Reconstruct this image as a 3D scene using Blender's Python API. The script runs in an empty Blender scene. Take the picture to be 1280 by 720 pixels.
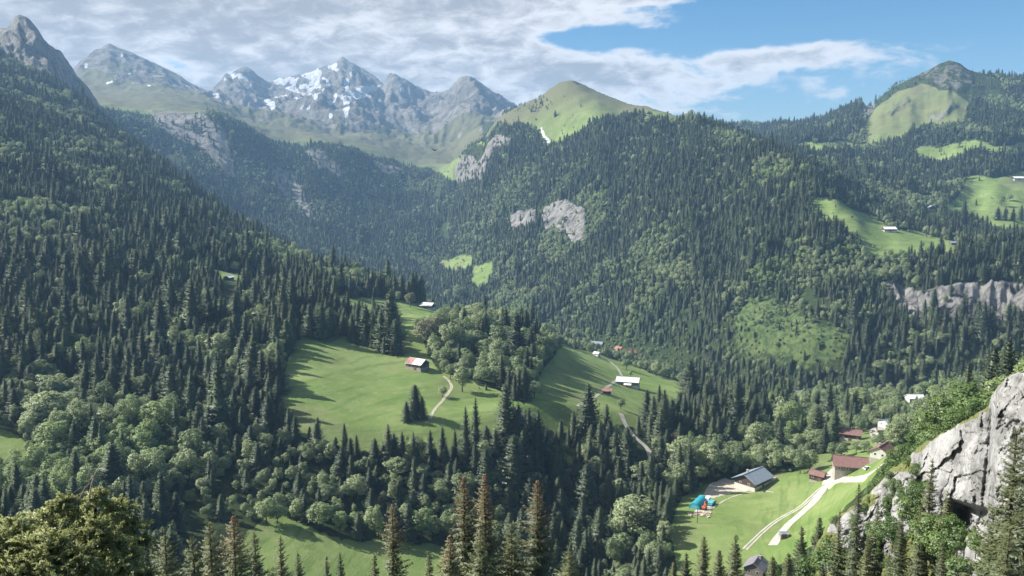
import bpy, bmesh, math, random
import numpy as np
from mathutils import Vector, Matrix

random.seed(7)
rng = np.random.default_rng(11)
C = bpy.context.scene.collection
SC = bpy.context.scene

# ------------------------------------------------------------------ camera
F_PX, PITCH = 985.0, math.radians(7.0)
cp, sp = math.cos(PITCH), math.sin(PITCH)
cd = bpy.data.cameras.new("camera"); cam = bpy.data.objects.new("camera", cd); C.objects.link(cam)
cd.sensor_width = 36.0; cd.lens = 36.0 * F_PX / 1280.0
cd.clip_start = 0.3; cd.clip_end = 40000
cam.location = (0, 0, 0); cam.rotation_euler = (math.pi / 2 - PITCH, 0, 0)
SC.camera = cam

# ------------------------------------------------------------------ light
SUN_EL, SUN_B = math.radians(38.0), math.radians(12.0)      # elevation, degrees ahead of due left
sdir = Vector((-math.cos(SUN_EL) * math.cos(SUN_B), math.cos(SUN_EL) * math.sin(SUN_B), math.sin(SUN_EL)))
sl = bpy.data.lights.new("sun", 'SUN'); sun = bpy.data.objects.new("sun", sl); C.objects.link(sun)
sl.energy = 5.0; sl.angle = math.radians(0.5); sl.color = (1.0, 0.95, 0.87)
sun.rotation_euler = sdir.to_track_quat('Z', 'Y').to_euler()
SKY_STRENGTH = 0.125

SC.view_settings.view_transform = 'Standard'
SC.view_settings.look = 'None'
SC.view_settings.gamma = 1.0
SC.view_settings.exposure = 1.08
SC.render.engine = 'CYCLES'
cy = SC.cycles
cy.use_denoising = True
cy.max_bounces = 5; cy.diffuse_bounces = 2; cy.glossy_bounces = 1; cy.transmission_bounces = 3
cy.volume_bounces = 1; cy.transparent_max_bounces = 4
cy.sample_clamp_indirect = 4.0

# ------------------------------------------------------------------ node helpers
def new_mat(name):
    m = bpy.data.materials.new(name); m.use_nodes = True
    nt = m.node_tree
    for n in list(nt.nodes): nt.nodes.remove(n)
    out = nt.nodes.new('ShaderNodeOutputMaterial')
    return m, nt, out

class NB:
    """small builder for shader graphs"""
    def __init__(s, nt): s.nt = nt
    def node(s, t, **kw):
        n = s.nt.nodes.new(t)
        for k, v in kw.items(): setattr(n, k, v)
        return n
    def put(s, sock, v):
        if isinstance(v, bpy.types.NodeSocket): s.nt.links.new(v, sock)
        elif v is not None:
            try: sock.default_value = v
            except Exception: sock.default_value = (*v, 1.0)
    def math(s, op, a, b=None, c=None, clamp=False):
        n = s.node('ShaderNodeMath', operation=op, use_clamp=clamp)
        s.put(n.inputs[0], a)
        if b is not None: s.put(n.inputs[1], b)
        if c is not None: s.put(n.inputs[2], c)
        return n.outputs[0]
    def mix(s, f, a, b):
        n = s.node('ShaderNodeMix', data_type='RGBA')
        s.put(n.inputs[0], f)
        for i, v in ((6, a), (7, b)):
            if isinstance(v, bpy.types.NodeSocket): s.nt.links.new(v, n.inputs[i])
            else: n.inputs[i].default_value = (*v[:3], 1.0)
        return n.outputs[2]
    def noise(s, vec, scale, detail=3, rough=.55, dist=0.0, out=0):
        n = s.node('ShaderNodeTexNoise')
        if vec is not None: s.nt.links.new(vec, n.inputs['Vector'])
        n.inputs['Scale'].default_value = scale; n.inputs['Detail'].default_value = detail
        n.inputs['Roughness'].default_value = rough; n.inputs['Distortion'].default_value = dist
        return n.outputs[out]
    def ramp(s, v, lo, hi, a=0.0, b=1.0):
        n = s.node('ShaderNodeMapRange', interpolation_type='SMOOTHSTEP')
        s.put(n.inputs[0], v); s.put(n.inputs[1], lo); s.put(n.inputs[2], hi); s.put(n.inputs[3], a); s.put(n.inputs[4], b)
        return n.outputs[0]
    def attr(s, name):
        return s.node('ShaderNodeAttribute', attribute_name=name).outputs['Fac']
    def pos(s): return s.node('ShaderNodeNewGeometry').outputs['Position']
    def objc(s): return s.node('ShaderNodeTexCoord').outputs['Object']
    def mapping(s, vec, scale=(1, 1, 1), rot=(0, 0, 0)):
        n = s.node('ShaderNodeMapping'); s.nt.links.new(vec, n.inputs[0])
        n.inputs['Scale'].default_value = scale; n.inputs['Rotation'].default_value = rot
        return n.outputs[0]
    def bump(s, h, strength=.5, dist=.1):
        n = s.node('ShaderNodeBump'); n.inputs['Strength'].default_value = strength; n.inputs['Distance'].default_value = dist
        s.nt.links.new(h, n.inputs['Height']); return n.outputs[0]

# ------------------------------------------------------------------ sky: nishita and cloud deck
world = bpy.data.worlds.new("World"); SC.world = world; world.use_nodes = True
nt = world.node_tree
for n in list(nt.nodes): nt.nodes.remove(n)
b = NB(nt)
wo = nt.nodes.new('ShaderNodeOutputWorld')
bg = nt.nodes.new('ShaderNodeBackground'); nt.links.new(bg.outputs[0], wo.inputs[0])
sky = b.node('ShaderNodeTexSky', sky_type='NISHITA')
sky.sun_disc = False; sky.sun_elevation = SUN_EL
sky.sun_rotation = math.atan2(sdir.x, sdir.y)
sky.altitude = 1300; sky.air_density = 1.2; sky.dust_density = 0.6; sky.ozone_density = 2.0
tc = b.node('ShaderNodeTexCoord')
sep = b.node('ShaderNodeSeparateXYZ'); nt.links.new(tc.outputs['Generated'], sep.inputs[0])
X, Y, Z = sep.outputs
az = b.math('ARCTAN2', X, Y)                        # radians, 0 straight ahead, + to the right
el = b.math('ARCSINE', Z)
def gauss(u0, v0, su, sv, tilt=0.0, k=1.0):
    du = b.math('SUBTRACT', az, u0); dv = b.math('SUBTRACT', el, v0)
    if tilt: dv = b.math('SUBTRACT', dv, b.math('MULTIPLY', du, tilt))
    e = b.math('ADD', b.math('POWER', b.math('ABSOLUTE', b.math('DIVIDE', du, su)), 2.0),
               b.math('POWER', b.math('ABSOLUTE', b.math('DIVIDE', dv, sv)), 2.0))
    return b.math('MULTIPLY', b.math('EXPONENT', b.math('MULTIPLY', e, -1.0)), k)
zc = b.math('MAXIMUM', b.math('ADD', Z, 0.30), 0.02)
cmb = b.node('ShaderNodeCombineXYZ')
nt.links.new(b.math('DIVIDE', X, zc), cmb.inputs[0]); nt.links.new(b.math('DIVIDE', Y, zc), cmb.inputs[1])
deck = cmb.outputs[0]                                # the cloud deck as a level sheet overhead
n1 = b.noise(b.mapping(deck, (1.0, 1.0, 1)), 3.6, 9, .60, .45)
n2 = b.noise(b.mapping(deck, (1.0, 1.1, 1)), 11.0, 8, .62, .4)
# where the deck lies: main deck to the left and overhead, a lens of cloud to the right of centre
def A(px): return math.atan((px - 640) / F_PX)
def V(py): return math.atan((239 - py) / F_PX)
cov = b.ramp(az, A(1000), A(520), 0.0, 1.0)
cov = b.math('MULTIPLY', cov, 1.0)
top = b.math('MULTIPLY', b.ramp(b.math('SUBTRACT', el, b.math('MULTIPLY', b.math('MAXIMUM', b.math('SUBTRACT', az, A(620)), 0.0), 0.085)), V(52), V(18)), 0.85)
cov = b.math('MAXIMUM', cov, b.math('MULTIPLY', top, b.ramp(az, A(1500), A(1150))))
cov = b.math('MAXIMUM', cov, gauss(A(720), V(98), .20, .034, 0.0, 1.15))
cov = b.math('MAXIMUM', cov, gauss(A(940), V(85), .13, .017, 0.045, 1.05))
cov = b.math('MAXIMUM', cov, gauss(A(1290), V(48), .05, .02, 0, .30))
gap = gauss(A(735), V(56), .070, .013, 0.0, .95)
gap = b.math('MAXIMUM', gap, gauss(A(565), V(47), .05, .010, 0.0, .42))
gap = b.math('MAXIMUM', gap, gauss(A(235), V(99), .030, .012, -.2, .75))
gap = b.math('MAXIMUM', gap, gauss(A(1010), V(50), .16, .022, 0.05, .7))
cov = b.math('SUBTRACT', cov, gap)
dens = b.math('ADD', cov, b.math('MULTIPLY', b.math('SUBTRACT', n1, 0.5), 1.6))
dens = b.math('ADD', dens, b.math('MULTIPLY', b.math('SUBTRACT', n2, 0.5), 0.85))
mask = b.ramp(dens, 0.14, 0.52)
thick = b.ramp(b.math('ADD', b.math('MULTIPLY', dens, .55), b.math('ADD', b.math('MULTIPLY', n2, .9), b.math('MULTIPLY', b.ramp(az, A(760), A(0)), .10))), 0.66, 1.24)
CW, CG = (3.8, 3.72, 3.72), (1.62, 1.57, 1.60)
ccol = b.mix(thick, CW, CG)
low = b.ramp(el, 0.0, -0.06)                        # the cloud stays above the horizon
mask = b.math('MULTIPLY', mask, b.math('SUBTRACT', 1.0, low))
skyc = b.mix(1.0, (0, 0, 0), sky.outputs[0])
hsv = b.node('ShaderNodeHueSaturation'); hsv.inputs['Saturation'].default_value = 1.45; hsv.inputs['Value'].default_value = .45
nt.links.new(sky.outputs[0], hsv.inputs['Color'])
nt.links.new(b.mix(mask, hsv.outputs[0], ccol), bg.inputs[0])
bg.inputs[1].default_value = SKY_STRENGTH

# ------------------------------------------------------------------ projection
def ray(px, py):
    u = (np.asarray(px, float) - 640) / F_PX; v = (360 - np.asarray(py, float)) / F_PX
    return u, cp + v * sp, -sp + v * cp
def at(px, py, d):
    x, y, z = ray(px, py); k = d / np.hypot(x, y)
    return x * k, y * k, z * k
def proj(x, y, z):
    dep = y * cp - z * sp
    dep = np.maximum(dep, 1e-3)
    return 640 + F_PX * x / dep, 360 - F_PX * (y * sp + z * cp) / dep

# ------------------------------------------------------------------ numpy noise
def _h(ix, iy, s):
    n = (ix.astype(np.int64) * 374761393 + iy.astype(np.int64) * 668265263 + s * 1274126177) & 0xffffffff
    n = ((n ^ (n >> 13)) * 1103515245) & 0xffffffff
    n = ((n ^ (n >> 16)) * 2246822519) & 0xffffffff
    return ((n ^ (n >> 15)) & 0xffffff) / float(0xffffff)
def vn(x, y, s=0):
    x = np.asarray(x, float); y = np.asarray(y, float)
    ix, iy = np.floor(x), np.floor(y); fx, fy = x - ix, y - iy
    fx = fx ** 3 * (fx * (fx * 6 - 15) + 10); fy = fy ** 3 * (fy * (fy * 6 - 15) + 10)
    a, b_, c, d = _h(ix, iy, s), _h(ix + 1, iy, s), _h(ix, iy + 1, s), _h(ix + 1, iy + 1, s)
    return (a + (b_ - a) * fx) * (1 - fy) + (c + (d - c) * fx) * fy
def fbm(x, y, o=4, s=0, g=.5):
    t = 0; a = 1; n = 0
    for i in range(o):
        t = t + a * (vn(x * 2 ** i, y * 2 ** i, s + i * 17) - .5); n += a; a *= g
    return 2 * t / n
def ridged(x, y, o=4, s=0, g=.55):
    t = 0; a = 1; n = 0
    for i in range(o):
        t = t + a * (1 - np.abs(2 * vn(x * 2 ** i, y * 2 ** i, s + i * 13) - 1) * 2); n += a; a *= g
    return t / n
def sstep(a, b_, x):
    t = np.clip((x - a) / (b_ - a), 0, 1); return t * t * (3 - 2 * t)
def inpoly(px, py, poly):
    r = np.zeros(np.shape(px), bool); n = len(poly)
    for i in range(n):
        x0, y0 = poly[i]; x1, y1 = poly[(i + 1) % n]
        if y0 == y1: continue
        c = ((y0 > py) != (y1 > py)) & (px < (x1 - x0) * (py - y0) / (y1 - y0) + x0)
        r ^= c
    return r

# ------------------------------------------------------------------ terrain: ridges and valleys, near to far
# each line: (photo column, distance in metres, elevation as the row it is seen at, or ('z', height))
def zz(v): return ('z', v)
LAYERS = [
 ('n0', [(-900, 1.0, zz(-1.7)), (2200, 1.0, zz(-1.7))]),
 ('n1', [(-900, 5, zz(-3.2)), (2200, 5, zz(-3.2))]),
 ('n2', [(-900, 20, zz(-12.7)), (2200, 20, zz(-12.7))]),
 ('n3', [(-900, 60, zz(-35)), (1000, 60, zz(-35)), (1280, 60, zz(-30)), (2200, 60, zz(-24))]),
 ('n4', [(-900, 120, zz(-66)), (900, 120, zz(-68.5)), (1280, 120, zz(-66)), (1700, 120, zz(-50)), (2200, 120, zz(-40))]),
 ('n45', [(-900, 155, zz(-84)), (900, 155, zz(-88)), (1000, 155, zz(-86)), (1050, 155, 705), (1100, 155, 628), (1150, 155, 592), (1200, 155, 562), (1280, 155, 525), (1700, 155, 480), (2200, 155, 475)]),
 ('n5', [(-900, 200, zz(-100)), (0, 200, zz(-106)), (400, 200, zz(-112)), (900, 200, zz(-112)), (1000, 200, 745), (1060, 200, 690), (1100, 200, 620), (1150, 200, 578), (1200, 200, 552), (1280, 200, 522), (1700, 200, 470), (2200, 200, 470)]),
 ('b',  [(-900, 270, zz(-110)), (0, 270, 745), (200, 290, 735), (300, 295, 735), (450, 300, 738), (560, 310, 735), (700, 315, 755), (850, 330, 722), (950, 330, 728), (1010, 330, 712), (1060, 330, 660), (1100, 330, 592), (1150, 330, 556), (1200, 330, 536), (1280, 330, 508), (1700, 330, 465), (2200, 330, 465)]),
 ('c',  [(-900, 380, zz(-110)), (0, 395, 605), (100, 380, 615), (200, 352, 645), (300, 346, 652), (350, 352, 644), (450, 346, 666), (560, 346, 682), (700, 370, 690), (780, 400, 650), (850, 405, 632), (950, 450, 600), (1060, 470, 576), (1100, 470, 566), (1150, 480, 546), (1200, 500, 530), (1280, 520, 502), (1700, 520, 462), (2200, 520, 462)]),
 ('d',  [(-900, 560, zz(-60)), (0, 560, 440), (100, 560, 445), (200, 535, 455), (300, 490, 480), (380, 436, 516), (470, 420, 535), (540, 425, 530), (650, 455, 507), (700, 480, 505), (780, 505, 514), (850, 520, 540), (950, 555, 545), (1060, 560, 549), (1100, 580, 540), (1150, 590, 528), (1200, 600, 515), (1280, 620, 495), (1700, 620, 460), (2200, 620, 460)]),
 ('e',  [(-900, 850, zz(20)), (0, 850, 300), (100, 830, 312), (200, 800, 332), (300, 760, 353), (380, 640, 388), (470, 600, 421), (540, 650, 401), (620, 640, 421), (650, 640, 431), (700, 700, 441), (784, 690, 479), (850, 720, 486), (950, 710, 506), (1060, 680, 526), (1100, 700, 516), (1200, 740, 497), (1280, 750, 485), (1700, 740, 457), (2200, 740, 457)]),
 ('s',  [(-900, 2300, zz(500)), (-300, 2200, 10), (0, 2100, 80), (60, 2050, 106), (120, 1950, 140), (200, 1650, 204), (250, 1500, 240), (300, 1300, 282), (350, 1150, 308), (400, 1020, 333), (480, 900, 360), (540, 850, 385), (600, 850, 400), (700, 950, 425), (760, 1000, 440), (850, 950, 468), (920, 900, 480), (1000, 850, 497), (1100, 830, 500), (1200, 830, 487), (1280, 830, 478), (1700, 830, 455), (2200, 830, 455)]),
 ('v',  [(-900, 2450, zz(600)), (-300, 2350, -20), (0, 2250, 62), (60, 2200, 88), (100, 2150, 115), (130, 2200, zz(150)), (160, 2150, zz(30)), (200, 2050, zz(-60)), (300, 1750, zz(-180)), (400, 1550, zz(-230)), (540, 1350, zz(-250)), (700, 1200, zz(-250)), (850, 1050, zz(-245)), (1000, 905, zz(-230)), (1100, 885, zz(-222)), (1280, 885, zz(-214)), (2200, 885, zz(-190))]),
 ('w',  [(-900, 2700, zz(800)), (-200, 2550, 10), (-40, 2500, 40), (-15, 2500, 36), (0, 2500, 34), (11, 2500, 33), (15, 2500, 27), (19, 2500, 20), (25, 2500, 17), (33, 2500, 20), (40, 2500, 26), (47, 2500, 33), (52, 2500, 42), (60, 2500, 52), (68, 2480, 59), (72, 2480, 57), (80, 2470, 66), (88, 2450, 80), (95, 2430, 92), (105, 2420, 103), (120, 2400, 123), (135, 2380, 143), (155, 2350, 172), (180, 2400, 205), (200, 2450, 208), (300, 2300, 272), (400, 2250, 292), (480, 2150, 322), (540, 2000, 346), (600, 1750, 342), (650, 1550, 346), (700, 1450, 352), (800, 1200, 372), (900, 1030, 402), (1000, 945, 422), (1100, 930, 432), (1200, 920, 432), (1280, 920, 426), (2200, 920, 420)]),
 ('m',  [(-900, 3000, zz(500)), (0, 2900, zz(200)), (110, 2750, zz(190)), (150, 2650, 182), (200, 2650, 182), (300, 2500, 226), (400, 2500, 246), (480, 2500, 264), (540, 2450, 265), (565, 2350, 264), (600, 2050, 270), (650, 1800, 276), (700, 1680, 286), (800, 1420, 291), (900, 1230, 301), (1000, 1120, 311), (1060, 1120, 312), (1100, 1120, 316), (1190, 1110, 318), (1280, 1110, 316), (2200, 1110, 320)]),
 ('x',  [(-900, 3200, zz(400)), (0, 3100, zz(230)), (100, 2850, 134), (160, 2800, 142), (195, 2760, 141), (215, 2760, 139), (250, 2750, 145), (300, 2740, 162), (340, 2740, 183), (370, 2740, 191), (395, 2740, 181), (430, 2750, 193), (480, 2760, 203), (520, 2780, 214), (548, 2800, 220), (562, 2700, 212), (575, 2550, 192), (600, 2400, 168), (640, 2220, 172), (700, 2080, 182), (750, 1980, 150), (800, 1900, 149), (850, 1780, 157), (900, 1600, 168), (950, 1480, 182), (1000, 1390, 205), (1040, 1290, 245), (1080, 1230, 282), (1100, 1215, 293), (1190, 1190, 312), (1280, 1190, 306), (2200, 1190, 310)]),
 ('y',  [(-900, 3700, zz(300)), (0, 3500, zz(260)), (100, 3400, 122), (200, 3300, 126), (250, 3300, 131), (300, 3250, 149), (350, 3250, 163), (430, 3300, 173), (500, 3350, 181), (545, 3350, 195), (575, 3100, zz(100)), (600, 2900, zz(150)), (618, 2600, zz(215)), (630, 2480, 136), (650, 2450, 128), (672, 2440, 123), (690, 2400, 110), (700, 2400, 104), (710, 2390, 101), (722, 2380, 104), (735, 2370, 109), (750, 2350, 116), (780, 2260, 126), (810, 2160, 133), (850, 1950, 148), (880, 1850, 154), (920, 1700, 163), (1000, 1750, 205), (1050, 1600, 225), (1100, 1450, 268), (1150, 1500, 280), (1190, 1480, 288), (1280, 1450, 296), (2200, 1450, 300)]),
 ('q',  [(-900, 4300, zz(200)), (0, 4000, zz(280)), (100, 4000, 110), (200, 4000, 112), (250, 4000, 122), (300, 3950, 134), (350, 3900, 140), (430, 3950, 152), (500, 3950, 162), (540, 3950, 172), (580, 3900, 160), (625, 3700, 150), (650, 3300, zz(200)), (720, 3100, zz(200)), (850, 2500, zz(120)), (920, 2300, zz(120)), (1000, 2150, 180), (1080, 2100, 182), (1150, 2050, 198), (1200, 1950, 222), (1280, 1900, 228), (2200, 1900, 240)]),
 ('t',  [(-900, 5200, zz(600)), (0, 5000, zz(500)), (60, 5000, zz(560)), (80, 5000, 94), (95, 5000, 82), (101, 5000, 75), (110, 5000, 70), (118, 5000, 64), (130, 5000, 57), (136, 5000, 53), (140, 5000, 55), (150, 5000, 61), (165, 5000, 65), (185, 5000, 75), (205, 5000, 84), (225, 5000, 94), (240, 5000, 104), (258, 5050, 113), (264, 5200, 112), (270, 5300, 105), (278, 5350, 97), (281, 5400, 91), (288, 5400, 93), (293, 5400, 88), (305, 5400, 83), (315, 5400, 87), (323, 5450, 95), (332, 5500, 101), (350, 5600, 98), (380, 5600, 91), (400, 5600, 84), (414, 5600, 82), (428, 5600, 71), (440, 5600, 77), (455, 5500, 86), (470, 5400, 96), (480, 5200, 104), (483, 5100, 94), (488, 5100, 90), (494, 5100, 91), (505, 5100, 97), (520, 5100, 106), (540, 5100, 114), (556, 5000, 114), (566, 4950, 106), (570, 4900, 101), (574, 4900, 96), (580, 4900, 95), (588, 4900, 95), (594, 4900, 98), (604, 4900, 106), (615, 4900, 114), (630, 4900, 122), (645, 4900, 132), (700, 4500, 150), (760, 4200, 165), (820, 3500, 165), (850, 3200, 157), (900, 3100, 155), (950, 3000, 155), (1000, 2900, 153), (1030, 2850, 149), (1050, 2800, 138), (1070, 2800, 131), (1090, 2800, 132), (1100, 2800, 121), (1120, 2800, 107), (1140, 2800, 97), (1160, 2800, 87), (1175, 2800, 78), (1187, 2800, 74), (1200, 2800, 79), (1212, 2800, 88), (1222, 2800, 90), (1245, 2800, 93), (1280, 2800, 98), (1500, 2800, 110), (2200, 2800, 120)]),
 ('u',  [(-900, 7000, zz(300)), (0, 7000, zz(200)), (700, 7000, zz(100)), (760, 6000, zz(50)), (850, 5000, zz(0)), (2200, 5000, zz(0))]),
]
NC, AZ0, AZ1 = 1250, math.radians(-50), math.radians(50)
AZS = np.linspace(AZ0, AZ1, NC)
DR = np.concatenate([np.exp(np.linspace(math.log(1.0), math.log(240), 130, endpoint=False)),
                     np.exp(np.linspace(math.log(240), math.log(7000), 590))])
NR = len(DR)
K = len(LAYERS)
KE = np.zeros((K, NC)); KL = np.zeros((K, NC))
def gsm(a, s):
    r = int(3 * s); k = np.exp(-.5 * (np.arange(-r, r + 1) / s) ** 2); k /= k.sum()
    return np.convolve(np.pad(a, r, mode='edge'), k, 'valid')
LI = {}
for k, (nm, pts) in enumerate(LAYERS):
    LI[nm] = k
    aa, ee, ll = [], [], []
    for px, d, y in pts:
        if isinstance(y, tuple):
            x_, y_, z_ = ray(px, 300); a = math.atan2(x_, y_); e = y[1] / d
        else:
            x_, y_, z_ = ray(px, y); a = math.atan2(x_, y_); e = z_ / math.hypot(x_, y_)
        aa.append(a); ee.append(e); ll.append(math.log(d))
    o = np.argsort(aa); aa, ee, ll = np.array(aa)[o], np.array(ee)[o], np.array(ll)[o]
    KE[k] = np.interp(AZS, aa, ee); KL[k] = np.interp(AZS, aa, ll)
    sg = {'t': .7, 'w': 1.0, 'y': 2.5, 'x': 5}.get(nm, 12)
    KE[k] = gsm(KE[k], sg); KL[k] = gsm(KL[k], max(sg, 6))
for k in range(1, K): KL[k] = np.maximum(KL[k], KL[k - 1] + .004)
H = np.zeros((NR, NC)); LC = np.zeros((NR, NC))
for j in range(NC):
    dk = np.exp(KL[:, j])
    H[:, j] = np.interp(DR, dk, KE[:, j] * dk)
    LC[:, j] = np.interp(DR, dk, np.arange(K))
kk = np.exp(-.5 * (np.arange(-5, 6) / 1.5) ** 2); kk /= kk.sum()
H0 = H; Hp = np.pad(H, ((5, 5), (0, 0)), mode='edge')
H = sum(kk[i] * Hp[i:i + NR] for i in range(11))
for nm in ('t', 'w', 'y'):
    e_ = np.exp(-((LC - LI[nm]) / .25) ** 2); H = H * (1 - e_) + H0 * e_
GX = DR[:, None] * np.sin(AZS)[None, :]; GY = DR[:, None] * np.cos(AZS)[None, :]
D2 = np.repeat(DR[:, None], NC, 1)
PX0, PY0 = proj(GX, GY, H)

def lcw(a, b_, c, d): return sstep(a, b_, LC) * (1 - sstep(c, d, LC))
far = sstep(LI['v'] + .2, LI['m'], LC)
near_ = LC < LI['q'] - .25; alp = sstep(LI['x'], LI['q'], LC) * np.where(near_, 1 - sstep(568, 610, PX0), 1 - sstep(640, 700, PX0))          # bare high mountains, left of the green dome
alpR = np.exp(-((PX0 - 1170) / 90) ** 2) * sstep(LI['q'] + .2, LI['t'], LC)
# the land's own relief
amp = 1.2 * lcw(3, 5, LI['v'], LI['w']) + 2.6 * sstep(LI['e'], LI['e'] + .6, LC)
H += amp * fbm(GX / 60, GY / 60, 4, 3)
gu = np.arctan2(GX, GY) * 2200
spur = fbm(gu / 150, D2 / 700, 3, 5)
H += far * (1 - alp) * (30 * spur + 11 * fbm(GX / 90, GY / 90, 4, 9)) * (1 - .8 * np.exp(-((LC - LI['t']) / .25) ** 2)) * (1 - .6 * np.exp(-((LC - LI['y']) / .35) ** 2) * sstep(620, 660, PX0)) * (1 - .75 * sstep(1060, 1100, PX0) * np.exp(-((LC - LI['x']) / .6) ** 2))
crest = 1 - .93 * np.exp(-((LC - LI['t']) / .12) ** 2)
gul = ridged(np.arctan2(GX, GY) * 5000 / 330 + .35 * fbm(GX / 400, GY / 400, 3, 40), D2 / 1500, 4, 21) - .35
calm = 1 - .55 * (1 - sstep(240, 285, PX0))
H += alp * crest * calm * (105 * gul * sstep(LI['y'], LI['t'] - .4, LC) + 60 * fbm(GX / 260, GY / 260, 5, 33, .62) + 34 * ridged(GX / 150 + GY / 500, GY / 210, 4, 35, .6) * sstep(LI['q'] - .5, LI['t'] - .3, LC))
H += alp * calm * (1 - crest * .5) * 14 * fbm(GX / 45, GY / 60, 4, 90, .7)
H += alpR * crest * (26 * (ridged(gu / 90, D2 / 800, 4, 63) - .35) + 10 * fbm(GX / 70, GY / 70, 4, 64))
rpk = (1 - sstep(120, 170, PX0)) * lcw(LI['v'] - .5, LI['v'] + .3, LI['w'] + .4, LI['m'])
H += rpk * (46 * (ridged(gu / 60 + H / 220, H / 160, 5, 71, .6) - .4) * (1 - .92 * np.exp(-((LC - LI['w']) / .22) ** 2)) + (4 + 16 * (1 - np.exp(-((LC - LI['w']) / .22) ** 2))) * fbm(GX / 34, GY / 34, 4, 72, .68))
PX, PY = proj(GX, GY, H)

# ---- surface cover, drawn as patches of the land
jx = 5 * fbm(GX / (D2 * .02), GY / (D2 * .02), 3, 101); jy = 4 * fbm(GX / (D2 * .02) + 9, GY / (D2 * .02), 3, 102)
QX, QY = PX + jx * np.where(D2 > 1500, 2.4, 1), PY + jy * np.where(D2 > 1500, 1.8, 1)
GRASS = [
 ([(352, 478), (372, 405), (392, 412), (420, 416), (452, 432), (478, 443), (500, 446), (505, 425), (497, 405), (490, 392), (470, 385), (440, 380), (430, 374), (480, 374), (500, 376), (540, 380), (570, 392), (600, 404), (605, 412), (575, 404), (556, 404), (542, 410), (530, 425), (535, 440), (550, 465), (585, 478), (610, 484), (650, 500), (665, 530), (620, 556), (545, 566), (470, 566), (395, 552), (350, 535)], 380, 900),
 ([(655, 500), (668, 478), (690, 448), (700, 430), (730, 436), (775, 452), (800, 462), (850, 478), (868, 498), (850, 520), (812, 526), (800, 538), (768, 530), (745, 545), (690, 540), (655, 525)], 430, 1100),
 ([(268, 735), (300, 672), (345, 640), (420, 672), (560, 682), (620, 690), (600, 750), (270, 760)], 270, 372),
 ([(838, 655), (855, 622), (880, 605), (930, 600), (965, 595), (1000, 588), (1030, 578), (1075, 565), (1090, 540), (1100, 545), (1110, 572), (1090, 600), (1050, 640), (1030, 670), (990, 700), (930, 720), (850, 720)], 300, 560),
 ([(1045, 548), (1090, 535), (1100, 545), (1080, 562), (1040, 572), (1010, 585), (1000, 578)], 400, 640),
 ([(226, 326), (262, 336), (300, 344), (345, 354), (385, 367), (380, 372), (330, 362), (280, 354), (236, 338)], 600, 1300), ([(-60, 528), (12, 538), (30, 552), (34, 575), (0, 590), (-60, 590)], 380, 520),
 ([(405, 366), (470, 374), (500, 380), (480, 398), (430, 396)], 600, 1100),
 ([(548, 328), (565, 321), (583, 324), (580, 338), (558, 342)], 1400, 2400), ([(583, 335), (600, 326), (620, 331), (618, 346), (603, 360), (580, 357)], 1400, 2400),
 ([(1018, 246), (1045, 250), (1070, 262), (1100, 272), (1110, 284), (1150, 290), (1195, 302), (1200, 318), (1140, 321), (1085, 318), (1074, 300), (1050, 288), (1016, 272)], 1100, 1700),
 ([(1165, 264), (1185, 252), (1205, 240), (1208, 225), (1240, 220), (1300, 214), (1500, 210), (1500, 300), (1300, 292), (1255, 292), (1240, 284), (1230, 276), (1200, 272)], 1250, 2400),
 ([(1086, 178), (1082, 160), (1092, 136), (1120, 114), (1150, 106), (1190, 112), (1210, 132), (1205, 150), (1168, 152), (1150, 160), (1120, 178), (1100, 182)], 1900, 3000),
 ([(985, 184), (1000, 179), (1040, 176), (1085, 178), (1086, 184), (1050, 186), (1020, 192), (1000, 192)], 1700, 3000),
 ([(1140, 188), (1190, 178), (1300, 180), (1300, 190), (1210, 192), (1165, 202), (1145, 198)], 1700, 3000),
 ([(590, 178), (612, 152), (632, 140), (640, 128), (710, 96), (770, 118), (862, 145), (850, 153), (800, 146), (750, 147), (725, 158), (700, 178), (690, 182), (670, 165), (645, 152), (625, 162), (606, 180)], 1800, 2800),
 ([(555, 225), (540, 205), (530, 195), (560, 195), (580, 198), (572, 215), (562, 228)], 2400, 3600),
]
ROCK = [
 ([(-80, 20), (0, 20), (40, 0), (100, 80), (140, 140), (185, 205), (160, 192), (125, 150), (95, 118), (60, 98), (20, 74), (0, 64), (-80, 40)], 2080, 2700, .8),
 ([(192, 138), (255, 143), (275, 160), (290, 200), (300, 222), (285, 226), (262, 200), (232, 182), (205, 160)], 2300, 3000, .62),
 ([(340, 200), (365, 215), (385, 245), (402, 275), (392, 276), (362, 250), (340, 225)], 2200, 3000, .60),
 ([(380, 186), (402, 186), (425, 215), (415, 222), (395, 205)], 2300, 3000, .54), ([(460, 200), (490, 205), (520, 220), (500, 222), (470, 212)], 2300, 3000, .54),
 ([(565, 232), (560, 208), (575, 195), (592, 198), (606, 182), (640, 168), (640, 180), (612, 200), (598, 222), (580, 228)], 2000, 3000, .8),
 ([(682, 262), (690, 252), (716, 250), (734, 262), (730, 298), (716, 300), (700, 290), (682, 286)], 1400, 2000, 1.0), ([(635, 266), (668, 263), (668, 278), (640, 286)], 1500, 2200, .9),
 ([(1100, 348), (1118, 350), (1150, 364), (1200, 356), (1240, 352), (1284, 356), (1284, 405), (1200, 408), (1150, 402), (1124, 386)], 900, 1250, 1.0),
 ([(1140, 96), (1185, 72), (1210, 86), (1220, 110), (1190, 112), (1165, 104)], 2200, 2900, .42), ([(1078, 125), (1096, 128), (1090, 142), (1082, 150)], 2200, 2900, .6), ([(1108, 138), (1136, 120), (1140, 125), (1112, 143)], 1900, 2900, .5), ([(1160, 146), (1188, 126), (1194, 130), (1168, 150)], 1900, 2900, .55),
]
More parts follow.
